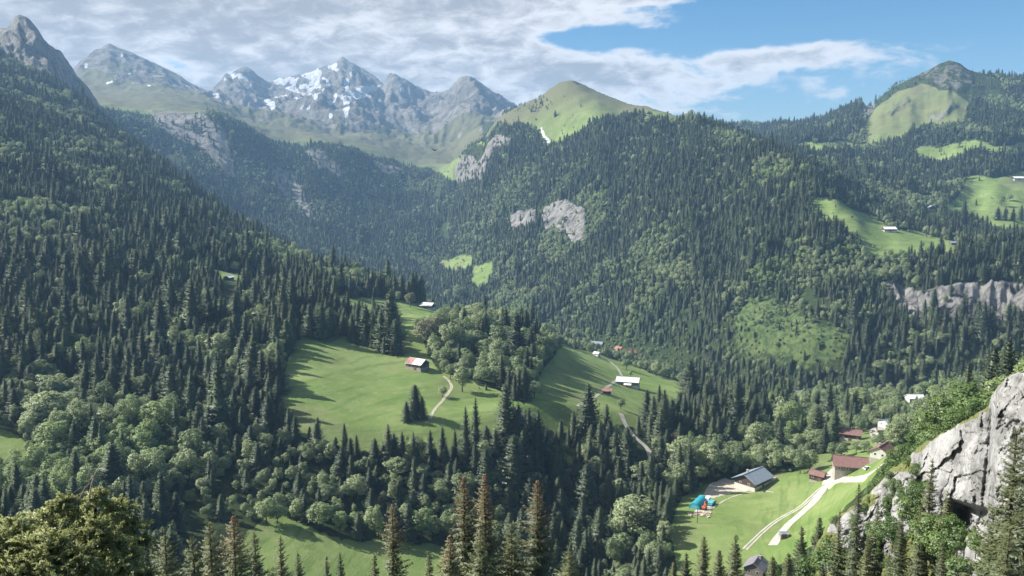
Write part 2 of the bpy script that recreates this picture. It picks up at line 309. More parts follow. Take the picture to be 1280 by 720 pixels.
SNOW = [
 [(334, 101), (350, 98), (372, 97), (396, 86), (404, 90), (398, 103), (405, 113), (385, 112), (360, 108)], [(412, 80), (420, 81), (417, 88), (408, 88)], [(405, 112), (425, 119), (440, 111), (456, 106), (470, 108), (478, 105), (466, 119), (448, 124), (438, 130), (428, 125)], [(429, 123), (437, 134), (435, 144), (446, 155), (458, 164), (450, 161), (433, 150), (429, 142)],
 [(265, 118), (272, 116), (276, 124), (268, 122)], [(286, 92), (312, 92), (310, 98), (292, 97)], [(152, 64), (155, 66), (153, 79), (149, 78)], [(158, 88), (163, 90), (161, 97), (157, 93)], [(105, 79), (111, 80), (107, 86), (103, 84)],
 [(131, 104), (146, 97), (143, 101), (134, 106)], [(226, 104), (238, 105), (236, 108), (228, 107)], [(183, 106), (188, 104), (187, 109)], [(108, 100), (116, 103), (111, 106)], [(222, 114), (226, 116), (224, 120)],
 [(500, 172), (508, 180), (512, 188), (506, 184)], [(541, 180), (550, 188), (546, 190)], [(500, 108), (505, 106), (503, 116), (498, 114)], [(475, 181), (482, 181), (482, 185), (476, 185)], [(430, 98), (438, 92), (436, 110), (430, 114)],
]
SNOW_NEAR = [[(674, 158), (677, 158), (681, 169), (689, 177), (684, 178), (678, 170)]]
grass = np.zeros_like(H); rock = np.zeros_like(H); snow = np.zeros_like(H); gravel = np.zeros_like(H); scrub = np.zeros_like(H)
for poly, a, c in GRASS: grass[inpoly(QX, QY, poly) & (D2 > a) & (D2 < c)] = 1
for poly, a, c, w in ROCK: rock[inpoly(QX, QY, poly) & (D2 > a) & (D2 < c)] = w
CLEARCUT = [(915, 390), (955, 372), (1000, 395), (1060, 408), (1050, 445), (1000, 458), (950, 450), (918, 420)]
scrub[inpoly(QX + 22 * fbm(GX / 45, GY / 45, 4, 150), QY + 16 * fbm(GX / 45 + 7, GY / 45, 4, 151), CLEARCUT) & (D2 > 880) & (D2 < 1300)] = 1
YARD = [([(876, 622), (888, 604), (905, 598), (925, 600), (960, 592), (972, 598), (945, 612), (915, 616), (893, 622)], 380, 520), ([(1086, 538), (1094, 533), (1102, 552), (1096, 556)], 480, 700), ([(1028, 602), (1036, 590), (1044, 586), (1048, 596), (1085, 596), (1080, 602), (1045, 604), (1036, 612)], 380, 520),
        ([(866, 640), (876, 633), (892, 632), (886, 640), (872, 646)], 340, 480)]
for poly, a, c in YARD: gravel[inpoly(PX, PY, poly) & (D2 > a) & (D2 < c)] = 1
# the high mountains: rock where steep, thin grass where gentle, old snow in the hollows
gz_r = np.gradient(H, axis=0) / np.gradient(D2, axis=0); gz_c = np.gradient(H, axis=1) / (D2 * (AZ1 - AZ0) / NC)
slope = np.hypot(gz_r, gz_c)
nz = fbm(GX / 120, GY / 120, 5, 55, .6)
al = alp > .05
rk = sstep(.05, .6, slope * .5 + nz * .7 + sstep(LI['y'] + .3, LI['t'] - .2, LC) * .9 - .25 - .42 * (1 - sstep(240, 285, PX)) - .22 * sstep(470, 520, PX))
rock = np.where(al & (rock == 0), rk, rock); grass = np.where(al, np.maximum(grass, 1 - rk), grass)
hi = al & (LC > LI['q'] - .1)
hollow = ridged(PX / 26 + PY / 60, PY / 11 - PX / 55, 3, 77) + .45 * fbm(GX / 90, GY / 90, 3, 78)
sn_w = np.clip(sstep(262, 285, PX) * (1 - sstep(420, 475, PX)) * sstep(168, 135, PY), 0, 1)
snow[hi & (hollow * sn_w > .54)] = 1
snow[hi & (fbm(PX / 5, PY / 3, 3, 79) > .80)] = 1
SJ = 2.0 * fbm(GX / 60, GY / 60, 3, 121)
for poly in SNOW: snow[inpoly(PX + SJ, PY + SJ, poly) & hi & (fbm(PX / 7 + PY / 9, PY / 4, 3, 122) > -.16)] = 1
for poly in SNOW_NEAR: snow[inpoly(PX, PY, poly) & (D2 > 1700) & (D2 < 2700)] = 1
H -= 0
# cliffs stand out in relief
rr = rock * (1 - al)
H += rr * sstep(600, 900, D2) * 9.0 * (ridged(gu / 34, D2 / 60 + gu / 120, 3, 131) - .2)

def soft(a, n=1):
    for _ in range(n):
        p_ = np.pad(a, 1, mode='edge'); a = (p_[:-2, 1:-1] + p_[2:, 1:-1] + p_[1:-1, :-2] + p_[1:-1, 2:] + 2 * a) / 6
    return a
grass, rock, snow, gravel, scrub = soft(grass, 3), soft(rock, 2), soft(snow, 1), soft(gravel, 2), soft(scrub, 8)
def sample(A_, x, y):
    x = np.asarray(x, float); y = np.asarray(y, float)
    d = np.hypot(x, y); a = np.arctan2(x, y)
    c = np.clip((a - AZ0) / (AZ1 - AZ0) * (NC - 1), 0, NC - 1.001)
    r = np.clip(np.interp(d, DR, np.arange(NR)), 0, NR - 1.001)
    i, j = r.astype(int), c.astype(int); fr, fc = r - i, c - j
    return (A_[i, j] * (1 - fr) * (1 - fc) + A_[i + 1, j] * fr * (1 - fc) + A_[i, j + 1] * (1 - fr) * fc + A_[i + 1, j + 1] * fr * fc)
def ground(x, y): return sample(H, x, y)
def hit(px, py, dmin=200, dmax=6500):
    """where the line of sight meets the land"""
    x, y, z = ray(px, py); h = math.hypot(x, y); x, y, z = x / h, y / h, z / h
    d = np.exp(np.linspace(math.log(dmin), math.log(dmax), 3000))
    below = ground(x * d, y * d) >= z * d
    if not below.any(): i = len(d) - 1
    else: i = int(np.argmax(below))
    return Vector((x * d[i], y * d[i], float(ground(x * d[i], y * d[i]))))
ELMAX = np.maximum.accumulate(H / D2, axis=0)
def hidden_below(x, y):
    """height under which a point of the land is out of sight from the viewpoint"""
    return sample(ELMAX, np.asarray(x) * .985, np.asarray(y) * .985) * np.hypot(x, y)

# ------------------------------------------------------------------ object helpers
def link(o, parent=None):
    C.objects.link(o)
    if parent is not None: o.parent = parent
    return o
def mesh_np(name, V_, F_, mats, smooth=False, mi=None, nrm=None):
    me = bpy.data.meshes.new(name)
    V_ = np.asarray(V_, np.float32); F_ = np.asarray(F_, np.int32); n = F_.shape[1]
    me.vertices.add(len(V_)); me.vertices.foreach_set('co', V_.ravel())
    me.loops.add(F_.size); me.loops.foreach_set('vertex_index', F_.ravel())
    me.polygons.add(len(F_)); me.polygons.foreach_set('loop_start', np.arange(0, F_.size, n, dtype=np.int32))
    me.polygons.foreach_set('loop_total', np.full(len(F_), n, np.int32))
    if mi is not None: me.polygons.foreach_set('material_index', np.asarray(mi, np.int32))
    if smooth: me.polygons.foreach_set('use_smooth', np.ones(len(F_), bool))
    for m in (mats if isinstance(mats, (list, tuple)) else [mats]): me.materials.append(m)
    me.update(calc_edges=True)
    if nrm is not None:
        me.polygons.foreach_set('use_smooth', np.ones(len(F_), bool)); me.update()
        me.normals_split_custom_set_from_vertices(np.asarray(nrm, np.float32).tolist())
    return me
def tag(o, label, cat, group=None, kind=None):
    o['label'] = label; o['category'] = cat
    if group: o['group'] = group
    if kind: o['kind'] = kind
    return o
def thing(name, label, cat, loc=(0, 0, 0), rz=0.0, group=None):
    o = bpy.data.objects.new(name, None); C.objects.link(o)
    o.empty_display_size = .5
    o.location = loc; o.rotation_euler = (0, 0, rz)
    return tag(o, label, cat, group)
class MB:
    def __init__(s): s.bm = bmesh.new()
    def box(s, lo, hi, M=None):
        vs = [s.bm.verts.new(((lo, hi)[i][0], (lo, hi)[j][1], (lo, hi)[k][2])) for i in (0, 1) for j in (0, 1) for k in (0, 1)]
        if M is not None:
            for v in vs: v.co = M @ v.co
        for f in ((0, 1, 3, 2), (4, 6, 7, 5), (0, 4, 5, 1), (2, 3, 7, 6), (0, 2, 6, 4), (1, 5, 7, 3)): s.bm.faces.new([vs[i] for i in f])
        return s
    def prism(s, prof, x0, x1, M=None):
        """profile in (y,z) run along x"""
        a = [s.bm.verts.new((x0, p[0], p[1])) for p in prof]; c = [s.bm.verts.new((x1, p[0], p[1])) for p in prof]
        n = len(prof)
        for i in range(n): s.bm.faces.new((a[i], a[(i + 1) % n], c[(i + 1) % n], c[i]))
        s.bm.faces.new(a[::-1]); s.bm.faces.new(c)
        if M is not None:
            for v in a + c: v.co = M @ v.co
        return s
    def tube(s, pts, rad, n=7, cap=True):
        rings = []
        for i, p in enumerate(pts):
            p = Vector(p); t = (Vector(pts[min(i + 1, len(pts) - 1)]) - Vector(pts[max(i - 1, 0)])).normalized()
            u = t.orthogonal().normalized() if i == 0 else (u - t * u.dot(t)).normalized()
            w = t.cross(u); r = rad[i] if hasattr(rad, '__len__') else rad
            rings.append([s.bm.verts.new(p + (u * math.cos(6.2832 * k / n) + w * math.sin(6.2832 * k / n)) * r) for k in range(n)])
        for a, c in zip(rings, rings[1:]):
            for k in range(n): s.bm.faces.new((a[k], a[(k + 1) % n], c[(k + 1) % n], c[k]))
        if cap: s.bm.faces.new(rings[0][::-1]); s.bm.faces.new(rings[-1])
        return s
    def build(s, name, mat, parent=None, smooth=False):
        bmesh.ops.recalc_face_normals(s.bm, faces=s.bm.faces)
        me = bpy.data.meshes.new(name); s.bm.to_mesh(me); s.bm.free(); me.materials.append(mat)
        if smooth:
            for p in me.polygons: p.use_smooth = True
        return link(bpy.data.objects.new(name, me), parent)

# ------------------------------------------------------------------ materials
def simple(name, col, rough=.85, var=.25, scale=1.5, spec=.2, coord='obj', bump=0.0, stretch=(1, 1, 1)):
    m, nt, out = new_mat(name); b = NB(nt)
    p = b.node('ShaderNodeBsdfPrincipled'); nt.links.new(p.outputs[0], out.inputs[0])
    v = b.mapping(b.objc() if coord == 'obj' else b.pos(), stretch)
    n = b.noise(v, scale, 5, .6)
    dk = tuple(c * (1 - var) for c in col); lt = tuple(min(1, c * (1 + var)) for c in col)
    nt.links.new(b.mix(b.ramp(n, .3, .7), dk, lt), p.inputs['Base Color'])
    p.inputs['Roughness'].default_value = rough; p.inputs['Specular IOR Level'].default_value = spec
    if bump: nt.links.new(b.bump(n, .6, bump), p.inputs['Normal'])
    return m
def foliage(name, dark, light, third=None, transl=.25, patch=.012, inner=None):
    """leaves: colour drifts from tree to tree and from twig to twig"""
    m, nt, out = new_mat(name); b = NB(nt)
    oi = b.node('ShaderNodeObjectInfo')
    f = b.math('ADD', b.math('MULTIPLY', oi.outputs['Random'], .62), b.math('MULTIPLY', b.noise(b.objc(), .55, 3, .6), .5))
    c = b.mix(b.ramp(f, .2, .95), dark, light)
    if third is not None: c = b.mix(b.ramp(b.noise(b.pos(), patch, 2, .5), .56, .68), c, third)
    c = b.mix(b.math('GREATER_THAN', oi.outputs['Random'], .994), c, (.15, .13, .085))
    fine = b.noise(b.objc(), 3.0, 2, .6)
    c2 = b.mix(b.math('MULTIPLY', b.ramp(fine, .35, .7), .5), c, b.mix(.5, c, light))
    d = b.node('ShaderNodeBsdfDiffuse'); t = b.node('ShaderNodeBsdfTranslucent'); g = b.node('ShaderNodeBsdfGlossy')
    nt.links.new(c2, d.inputs[0]); nt.links.new(b.mix(.35, c2, light), t.inputs[0])
    g.inputs['Roughness'].default_value = .5; g.inputs['Color'].default_value = (.8, .85, .85, 1)
    ms = b.node('ShaderNodeMixShader'); ms.inputs[0].default_value = transl
    nt.links.new(d.outputs[0], ms.inputs[1]); nt.links.new(t.outputs[0], ms.inputs[2])
    m2 = b.node('ShaderNodeMixShader'); m2.inputs[0].default_value = .035
    nt.links.new(ms.outputs[0], m2.inputs[1]); nt.links.new(g.outputs[0], m2.inputs[2])
    nt.links.new(m2.outputs[0], out.inputs[0])
    return m
M = {}
M['spruce'] = foliage('spruce_needles', (.040, .064, .034), (.120, .152, .074), (.110, .155, .066), .28)
M['leaf'] = foliage('broad_leaves', (.145, .210, .090), (.37, .43, .23), (.25, .34, .125), .42)
M['spruce_near'] = foliage('near_spruce_needles', (.085, .112, .048), (.20, .22, .10), None, .34)
M['spruce_tip'] = foliage('cone_laden_spruce_needles', (.150, .140, .070), (.29, .24, .13), None, .34)
M['bush'] = foliage('juniper_needles', (.29, .33, .12), (.54, .56, .28), None, .45)
M['leaf_near'] = foliage('near_broad_leaves', (.075, .135, .035), (.165, .245, .075), None, .35)
M['bark'] = simple('bark', (.085, .062, .046), .95, .35, 3)
M['cone'] = simple('spruce_cones', (.33, .20, .14), .8, .3, 4)
M['deadwood'] = simple('grey_dead_wood', (.36, .30, .27), .9, .3, 6)
M['roof_brown'] = simple('brown_roof', (.215, .125, .115), .8, .16, .9, bump=.02)
M['roof_grey'] = simple('grey_metal_roof', (.26, .30, .36), .5, .10, .5, .4)
M['roof_slate'] = simple('purple_grey_slate', (.20, .19, .22), .7, .15, .8)
M['roof_white'] = simple('pale_metal_roof', (.72, .73, .74), .5, .08, .4, .4)
M['roof_rust'] = simple('rusty_red_roof', (.37, .20, .17), .7, .3, .5)
M['roof_red'] = simple('red_tile_roof', (.36, .175, .125), .8, .2, 1)
M['wood'] = simple('weathered_dark_wood', (.085, .062, .050), .9, .35, 3, stretch=(4, 4, .4))
M['wood_grey'] = simple('grey_wood', (.20, .175, .15), .9, .3, 3, stretch=(4, 4, .4))
M['plaster'] = simple('pale_plaster', (.58, .56, .52), .9, .12, 1)
M['stone'] = simple('stone_wall', (.36, .34, .31), .9, .25, 2, bump=.05)
M['glass'] = simple('dark_window_glass', (.03, .04, .05), .15, .2, 1, .6)
M['door'] = simple('brown_door', (.16, .10, .07), .7, .2, 2)
M['metal'] = simple('galvanised_metal', (.45, .46, .47), .45, .15, 2, .5)
M['teal'] = simple('teal_tarpaulin', (.02, .31, .42), .5, .15, .6, .4)
M['teal_pale'] = simple('turquoise_panel', (.10, .42, .50), .5, .12, .8, .4)
M['orange'] = simple('orange_paint', (.55, .13, .05), .5, .2, 2, .4)
M['rubber'] = simple('black_rubber', (.03, .03, .03), .8, .2, 3)
M['white'] = simple('white_paint', (.76, .77, .78), .5, .06, 1, .4)
M['bird'] = simple('black_feathers', (.010, .010, .012), .6, .2, 8)
M['rubble'] = simple('rubble', (.46, .38, .31), .95, .3, 2, bump=.1)

# gravel road
m, nt, out = new_mat('pale_gravel'); b = NB(nt); p = b.node('ShaderNodeBsdfPrincipled'); nt.links.new(p.outputs[0], out.inputs[0])
n = b.noise(b.pos(), .35, 6, .65); n_ = b.noise(b.pos(), 2.5, 4, .7)
c = b.mix(b.ramp(n, .35, .7), (.36, .34, .30), (.50, .48, .435)); c = b.mix(b.math('MULTIPLY', b.ramp(n_, .6, .8), .35), c, (.33, .30, .24))
nt.links.new(c, p.inputs['Base Color']); p.inputs['Roughness'].default_value = .95; p.inputs['Specular IOR Level'].default_value = .1
M['gravel'] = m
m, nt, out = new_mat('worn_track'); b = NB(nt); p = b.node('ShaderNodeBsdfPrincipled'); nt.links.new(p.outputs[0], out.inputs[0])
n = b.noise(b.pos(), .5, 6, .7); n_ = b.noise(b.pos(), 1.6, 4, .7)
c = b.mix(b.ramp(n, .35, .65), (.36, .32, .25), (.54, .50, .42)); c = b.mix(b.ramp(n_, .50, .62), c, (.15, .20, .065))
nt.links.new(c, p.inputs['Base Color']); p.inputs['Roughness'].default_value = .95; p.inputs['Specular IOR Level'].default_value = .1
M['track'] = m

# the land
m, nt, out = new_mat('alpine_land'); b = NB(nt); p = b.node('ShaderNodeBsdfPrincipled'); nt.links.new(p.outputs[0], out.inputs[0])
P = b.pos()
p.inputs['Roughness'].default_value = .95; p.inputs['Specular IOR Level'].default_value = .08
nA = b.noise(P, .02, 6, .6); nB = b.noise(P, .16, 6, .65); nC = b.noise(P, .9, 4, .7); nD = b.noise(b.mapping(P, (.25, 1, 1), (0, 0, .5)), .10, 5, .6)
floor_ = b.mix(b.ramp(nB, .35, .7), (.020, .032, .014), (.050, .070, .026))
gr = b.mix(b.ramp(nA, .35, .65), (.130, .198, .056), (.195, .256, .092))
gr = b.mix(b.math('MULTIPLY', b.ramp(nB, .50, .72), .55), gr, (.250, .262, .120))
gr = b.mix(b.math('MULTIPLY', b.ramp(nD, .55, .75), .5), gr, (.105, .165, .045))
gr = b.mix(b.math('MULTIPLY', b.ramp(nC, .58, .75), .45), gr, (.065, .12, .03))
gd = b.mix(b.ramp(nB, .4, .65), (.112, .122, .062), (.150, .132, .082))
terr = b.noise(b.mapping(P, (.025, .025, .9)), 1.0, 4, .6)
gr = b.mix(b.math('MULTIPLY', b.ramp(terr, .50, .66), .55), gr, (.085, .145, .038))
gr = b.mix(b.math('MULTIPLY', b.ramp(b.noise(P, .045, 5, .7, .8), .55, .66), .5), gr, (.225, .250, .105))
gr = b.mix(b.attr('dry'), gr, gd)
nR = b.noise(P, .012, 9, .68, .6); nR2 = b.noise(b.mapping(P, (1, 1, .35)), .05, 8, .7)
rkc = b.mix(b.ramp(nR, .35, .68), (.125, .116, .102), (.320, .300, .268)); rkc = b.mix(b.math('MULTIPLY', b.ramp(nR2, .5, .68), .8), rkc, (.085, .085, .08))
rkw = b.mix(b.ramp(nR2, .40, .62), (.42, .41, .39), (.15, .148, .142))
rkc = b.mix(b.attr('pale'), rkc, rkw)
sc_ = b.mix(b.ramp(nB, .38, .62), (.045, .075, .028), (.105, .140, .052))
edge = b.math('MULTIPLY', b.math('SUBTRACT', nB, .5), .9)
def am(name): return b.ramp(b.math('ADD', b.attr(name), edge), .35, .62)
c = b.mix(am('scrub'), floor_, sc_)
c = b.mix(am('grass'), c, gr)
c = b.mix(b.ramp(b.math('ADD', b.attr('rock'), b.math('MULTIPLY', b.math('SUBTRACT', nR2, .5), 1.3)), .34, .58), c, rkc)
c = b.mix(b.ramp(b.math('ADD', b.attr('gravel'), b.math('MULTIPLY', edge, .6)), .35, .6), c, b.mix(b.ramp(nC, .4, .7), (.42, .37, .30), (.60, .56, .49)))
c = b.mix(b.ramp(b.math('ADD', b.attr('snow'), b.math('MULTIPLY', b.math('SUBTRACT', nR2, .5), .5)), .4, .6), c, (.66, .68, .71))
nt.links.new(c, p.inputs['Base Color'])
bh = b.math('ADD', b.math('MULTIPLY', nR2, b.math('MULTIPLY', b.attr('rock'), 40.0)), b.math('ADD', b.math('MULTIPLY', nC, .22), b.math('MULTIPLY', nB, .5)))
nt.links.new(b.bump(bh, .9, 1.0), p.inputs['Normal'])
M['land'] = m

# limestone of the near cliff
m, nt, out = new_mat('limestone'); b = NB(nt); p = b.node('ShaderNodeBsdfPrincipled'); nt.links.new(p.outputs[0], out.inputs[0])
P = b.objc()
n1_ = b.noise(P, .22, 8, .65, .4); n2_ = b.noise(b.mapping(P, (1, 1, .22)), .8, 8, .7); n3_ = b.noise(P, 2.2, 6, .7)
c = b.mix(b.ramp(n1_, .35, .65), (.22, .22, .217), (.45, .452, .45)); c = b.mix(b.math('MULTIPLY', b.ramp(n2_, .55, .75), .65), c, (.24, .235, .22))
c = b.mix(b.math('MULTIPLY', b.ramp(n3_, .58, .72), .5), c, (.22, .22, .20))
gmask = b.ramp(b.math('ADD', b.attr('grass'), b.math('MULTIPLY', b.math('SUBTRACT', n3_, .5), 1.2)), .45, .6)
c = b.mix(gmask, c, b.mix(b.ramp(n3_, .4, .65), (.13, .16, .05), (.25, .25, .115)))
nt.links.new(c, p.inputs['Base Color']); p.inputs['Roughness'].default_value = .92; p.inputs['Specular IOR Level'].default_value = .1
vor = b.node('ShaderNodeTexVoronoi', feature='DISTANCE_TO_EDGE'); nt.links.new(b.mapping(P, (1, 1, .6)), vor.inputs['Vector']); vor.inputs['Scale'].default_value = .55
hh = b.math('ADD', b.math('ADD', b.math('MULTIPLY', n3_, .5), b.math('MULTIPLY', n2_, .9)), b.math('MULTIPLY', b.ramp(vor.outputs['Distance'], 0, .12), .3))
nt.links.new(b.bump(hh, .9, .7), p.inputs['Normal'])
M['limestone'] = m

# ------------------------------------------------------------------ the land as meshes, split into its mountains
dry = np.clip(sstep(LI['x'] - .2, LI['y'], LC) * np.where(PX < 640, 1.25, .95) * (PX < 1000) + .45 * np.clip(fbm(GX / 40, GY / 40, 3, 140) - .1, 0, 1) * 2 + .6 * sstep(2000, 2400, D2) * (PX > 1000), 0, 1)
pale = np.zeros_like(H); pale[(rock > 0) & ~al & (D2 < 2050)] = 1; pale[(rock > 0) & ~al & (D2 >= 2050)] = .6
ATT = dict(grass=grass, rock=rock, snow=snow, gravel=gravel, scrub=scrub, dry=dry, pale=pale)
def patch(name, label, r0, r1, c0, c1):
    nr, nc = r1 - r0, c1 - c0
    s_ = (slice(r0, r1), slice(c0, c1))
    V_ = np.stack([GX[s_], GY[s_], H[s_]], -1).reshape(-1, 3)
    i = (np.arange(nr - 1)[:, None] * nc + np.arange(nc - 1)[None, :]).ravel()
    F_ = np.stack([i, i + 1, i + nc + 1, i + nc], -1)
    me = mesh_np(name, V_, F_, M['land'], smooth=True)
    for k, a in ATT.items():
        t = me.attributes.new(k, 'FLOAT', 'POINT'); t.data.foreach_set('value', a[s_].astype(np.float32).ravel())
    o = link(bpy.data.objects.new(name, me))
    return tag(o, label, 'ground', kind='structure')
def row(d): return int(np.searchsorted(DR, d))
def col(px): return int(np.clip(np.interp(math.atan((px - 640) / F_PX), AZS, np.arange(NC)), 0, NC - 1))
rA, rB = row(1000), NR
c0, c1_ = col(545), col(870)
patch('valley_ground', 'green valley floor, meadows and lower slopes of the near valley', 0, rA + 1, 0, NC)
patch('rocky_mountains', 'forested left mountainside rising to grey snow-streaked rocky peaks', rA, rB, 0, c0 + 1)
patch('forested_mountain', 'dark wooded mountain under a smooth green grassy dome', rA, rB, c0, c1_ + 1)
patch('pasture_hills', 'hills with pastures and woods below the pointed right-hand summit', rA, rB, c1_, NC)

# ------------------------------------------------------------------ haze: one box of air round everything
zlo, zhi = float(H.min()) - 1.0, max(float(H.max()), 40.0) + 25
m, nt, out = new_mat('valley_air'); vol = nt.nodes.new('ShaderNodeVolumePrincipled')
vol.inputs['Density'].default_value = 0.95e-4; vol.inputs['Density Attribute'].default_value = ''
vol.inputs['Color'].default_value = (.36, .62, .98, 1); vol.inputs['Anisotropy'].default_value = .1
nt.links.new(vol.outputs[0], out.inputs['Volume'])
try: m.cycles.homogeneous_volume = True
except Exception: pass
hz = MB().box((-5600, -60, zlo), (5600, 7100, zhi)).build('haze', m)
tag(hz, 'thin blue valley haze in the air', 'haze', kind='stuff')

# ------------------------------------------------------------------ roads: ribbons laid over the land
def resample(pts, step):
    P_ = np.array([(p.x, p.y) for p in pts]); 
    for _ in range(2):
        Q = np.empty((2 * len(P_), 2)); Q[0::2] = P_; Q[1::2] = P_
        P_ = np.vstack([P_[:1], np.stack([.75 * P_[:-1] + .25 * P_[1:], .25 * P_[:-1] + .75 * P_[1:]], 1).reshape(-1, 2), P_[-1:]])
    s_ = np.r_[0, np.cumsum(np.hypot(*np.diff(P_, axis=0).T))]
    t = np.arange(0, s_[-1], step)
    return np.stack([np.interp(t, s_, P_[:, 0]), np.interp(t, s_, P_[:, 1])], -1)
ROADPTS = []
def road(name, label, pix, w, lift=.14, rng_=(200, 1500), offs=(0,), mat='gravel'):
    pts = [hit(x, y, *rng_) for x, y in pix]
    c = resample(pts, 1.2)
    t = np.gradient(c, axis=0); t /= np.hypot(*t.T)[:, None] + 1e-9; n = np.stack([-t[:, 1], t[:, 0]], -1)
    ROADPTS.append((c, w))
    VV, FF, base = [], [], 0
    for of in offs:
        K_ = 7
        for k in range(K_):
            e = (k / (K_ - 1) - .5) * w
            wob = (.55 * w / 5) * fbm(np.arange(len(c)) / 9.0, np.full(len(c), k * .3 + of), 2, 44)
            q = c + n * (e + of + wob)[:, None]
            VV.append(np.column_stack([q, ground(q[:, 0], q[:, 1]) + lift]))
        m_ = len(c)
        for k in range(K_ - 1):
            i = base + k * m_ + np.arange(m_ - 1)
            FF.append(np.stack([i, i + 1, i + m_ + 1, i + m_], -1))
        base += K_ * m_
    me = mesh_np(name, np.vstack(VV), np.vstack(FF), M[mat], True)
    return tag(link(bpy.data.objects.new(name, me)), label, 'road', kind='structure')
road('gravel_road', 'broad white gravel road curving down past the brown-roofed farmhouse', [(966, 682), (975, 668), (990, 652), (1008, 637), (1022, 622), (1032, 608), (1040, 601), (1060, 599), (1082, 596), (1095, 588), (1106, 578)], 4.0)
road('farm_track', 'narrow two-rut track beside the white gravel road', [(931, 687), (942, 676), (956, 662), (975, 648), (998, 636), (1012, 624), (1022, 614), (1032, 606)], .9, offs=(-.8, .8), lift=.10)
road('yard_lane', 'white lane beside the brown-roofed farmhouse gable', [(1033, 605), (1037, 594), (1044, 586), (1050, 582)], 4.2, lift=.18)
road('meadow_path', 'pale path climbing the sunny meadow from the wood', [(537, 524), (543, 512), (552, 503), (560, 492), (566, 484), (560, 474), (553, 470)], 1.9, rng_=(380, 800), mat='track')
road('barn_lane', 'pale lane curving to the white-roofed barn', [(722, 508), (738, 500), (749, 493), (757, 486), (766, 479), (774, 473)], 2.3, rng_=(430, 900), mat='track')
road('village_lane', 'pale lane winding from the white-roofed barn up to the village', [(777, 470), (774, 463), (770, 458), (764, 453), (757, 449)], 2.8, rng_=(430, 1200), mat='track')
road('forest_track', 'pale track bending down through the conifer wood', [(776, 517), (780, 527), (787, 540), (797, 550), (806, 557), (812, 565), (815, 577)], 3.2, rng_=(380, 800))
road('chalet_path', 'white drive beside the small upper brown chalet', [(1090, 538), (1093, 545), (1100, 553)], 4.5, rng_=(380, 900))
road('yard_path', 'faint footpath crossing the meadow below the grey-roofed farm', [(872, 645), (884, 640), (894, 633), (908, 624), (925, 618), (945, 614), (955, 613), (968, 616)], 1.1, rng_=(300, 700), lift=.1, mat='track')

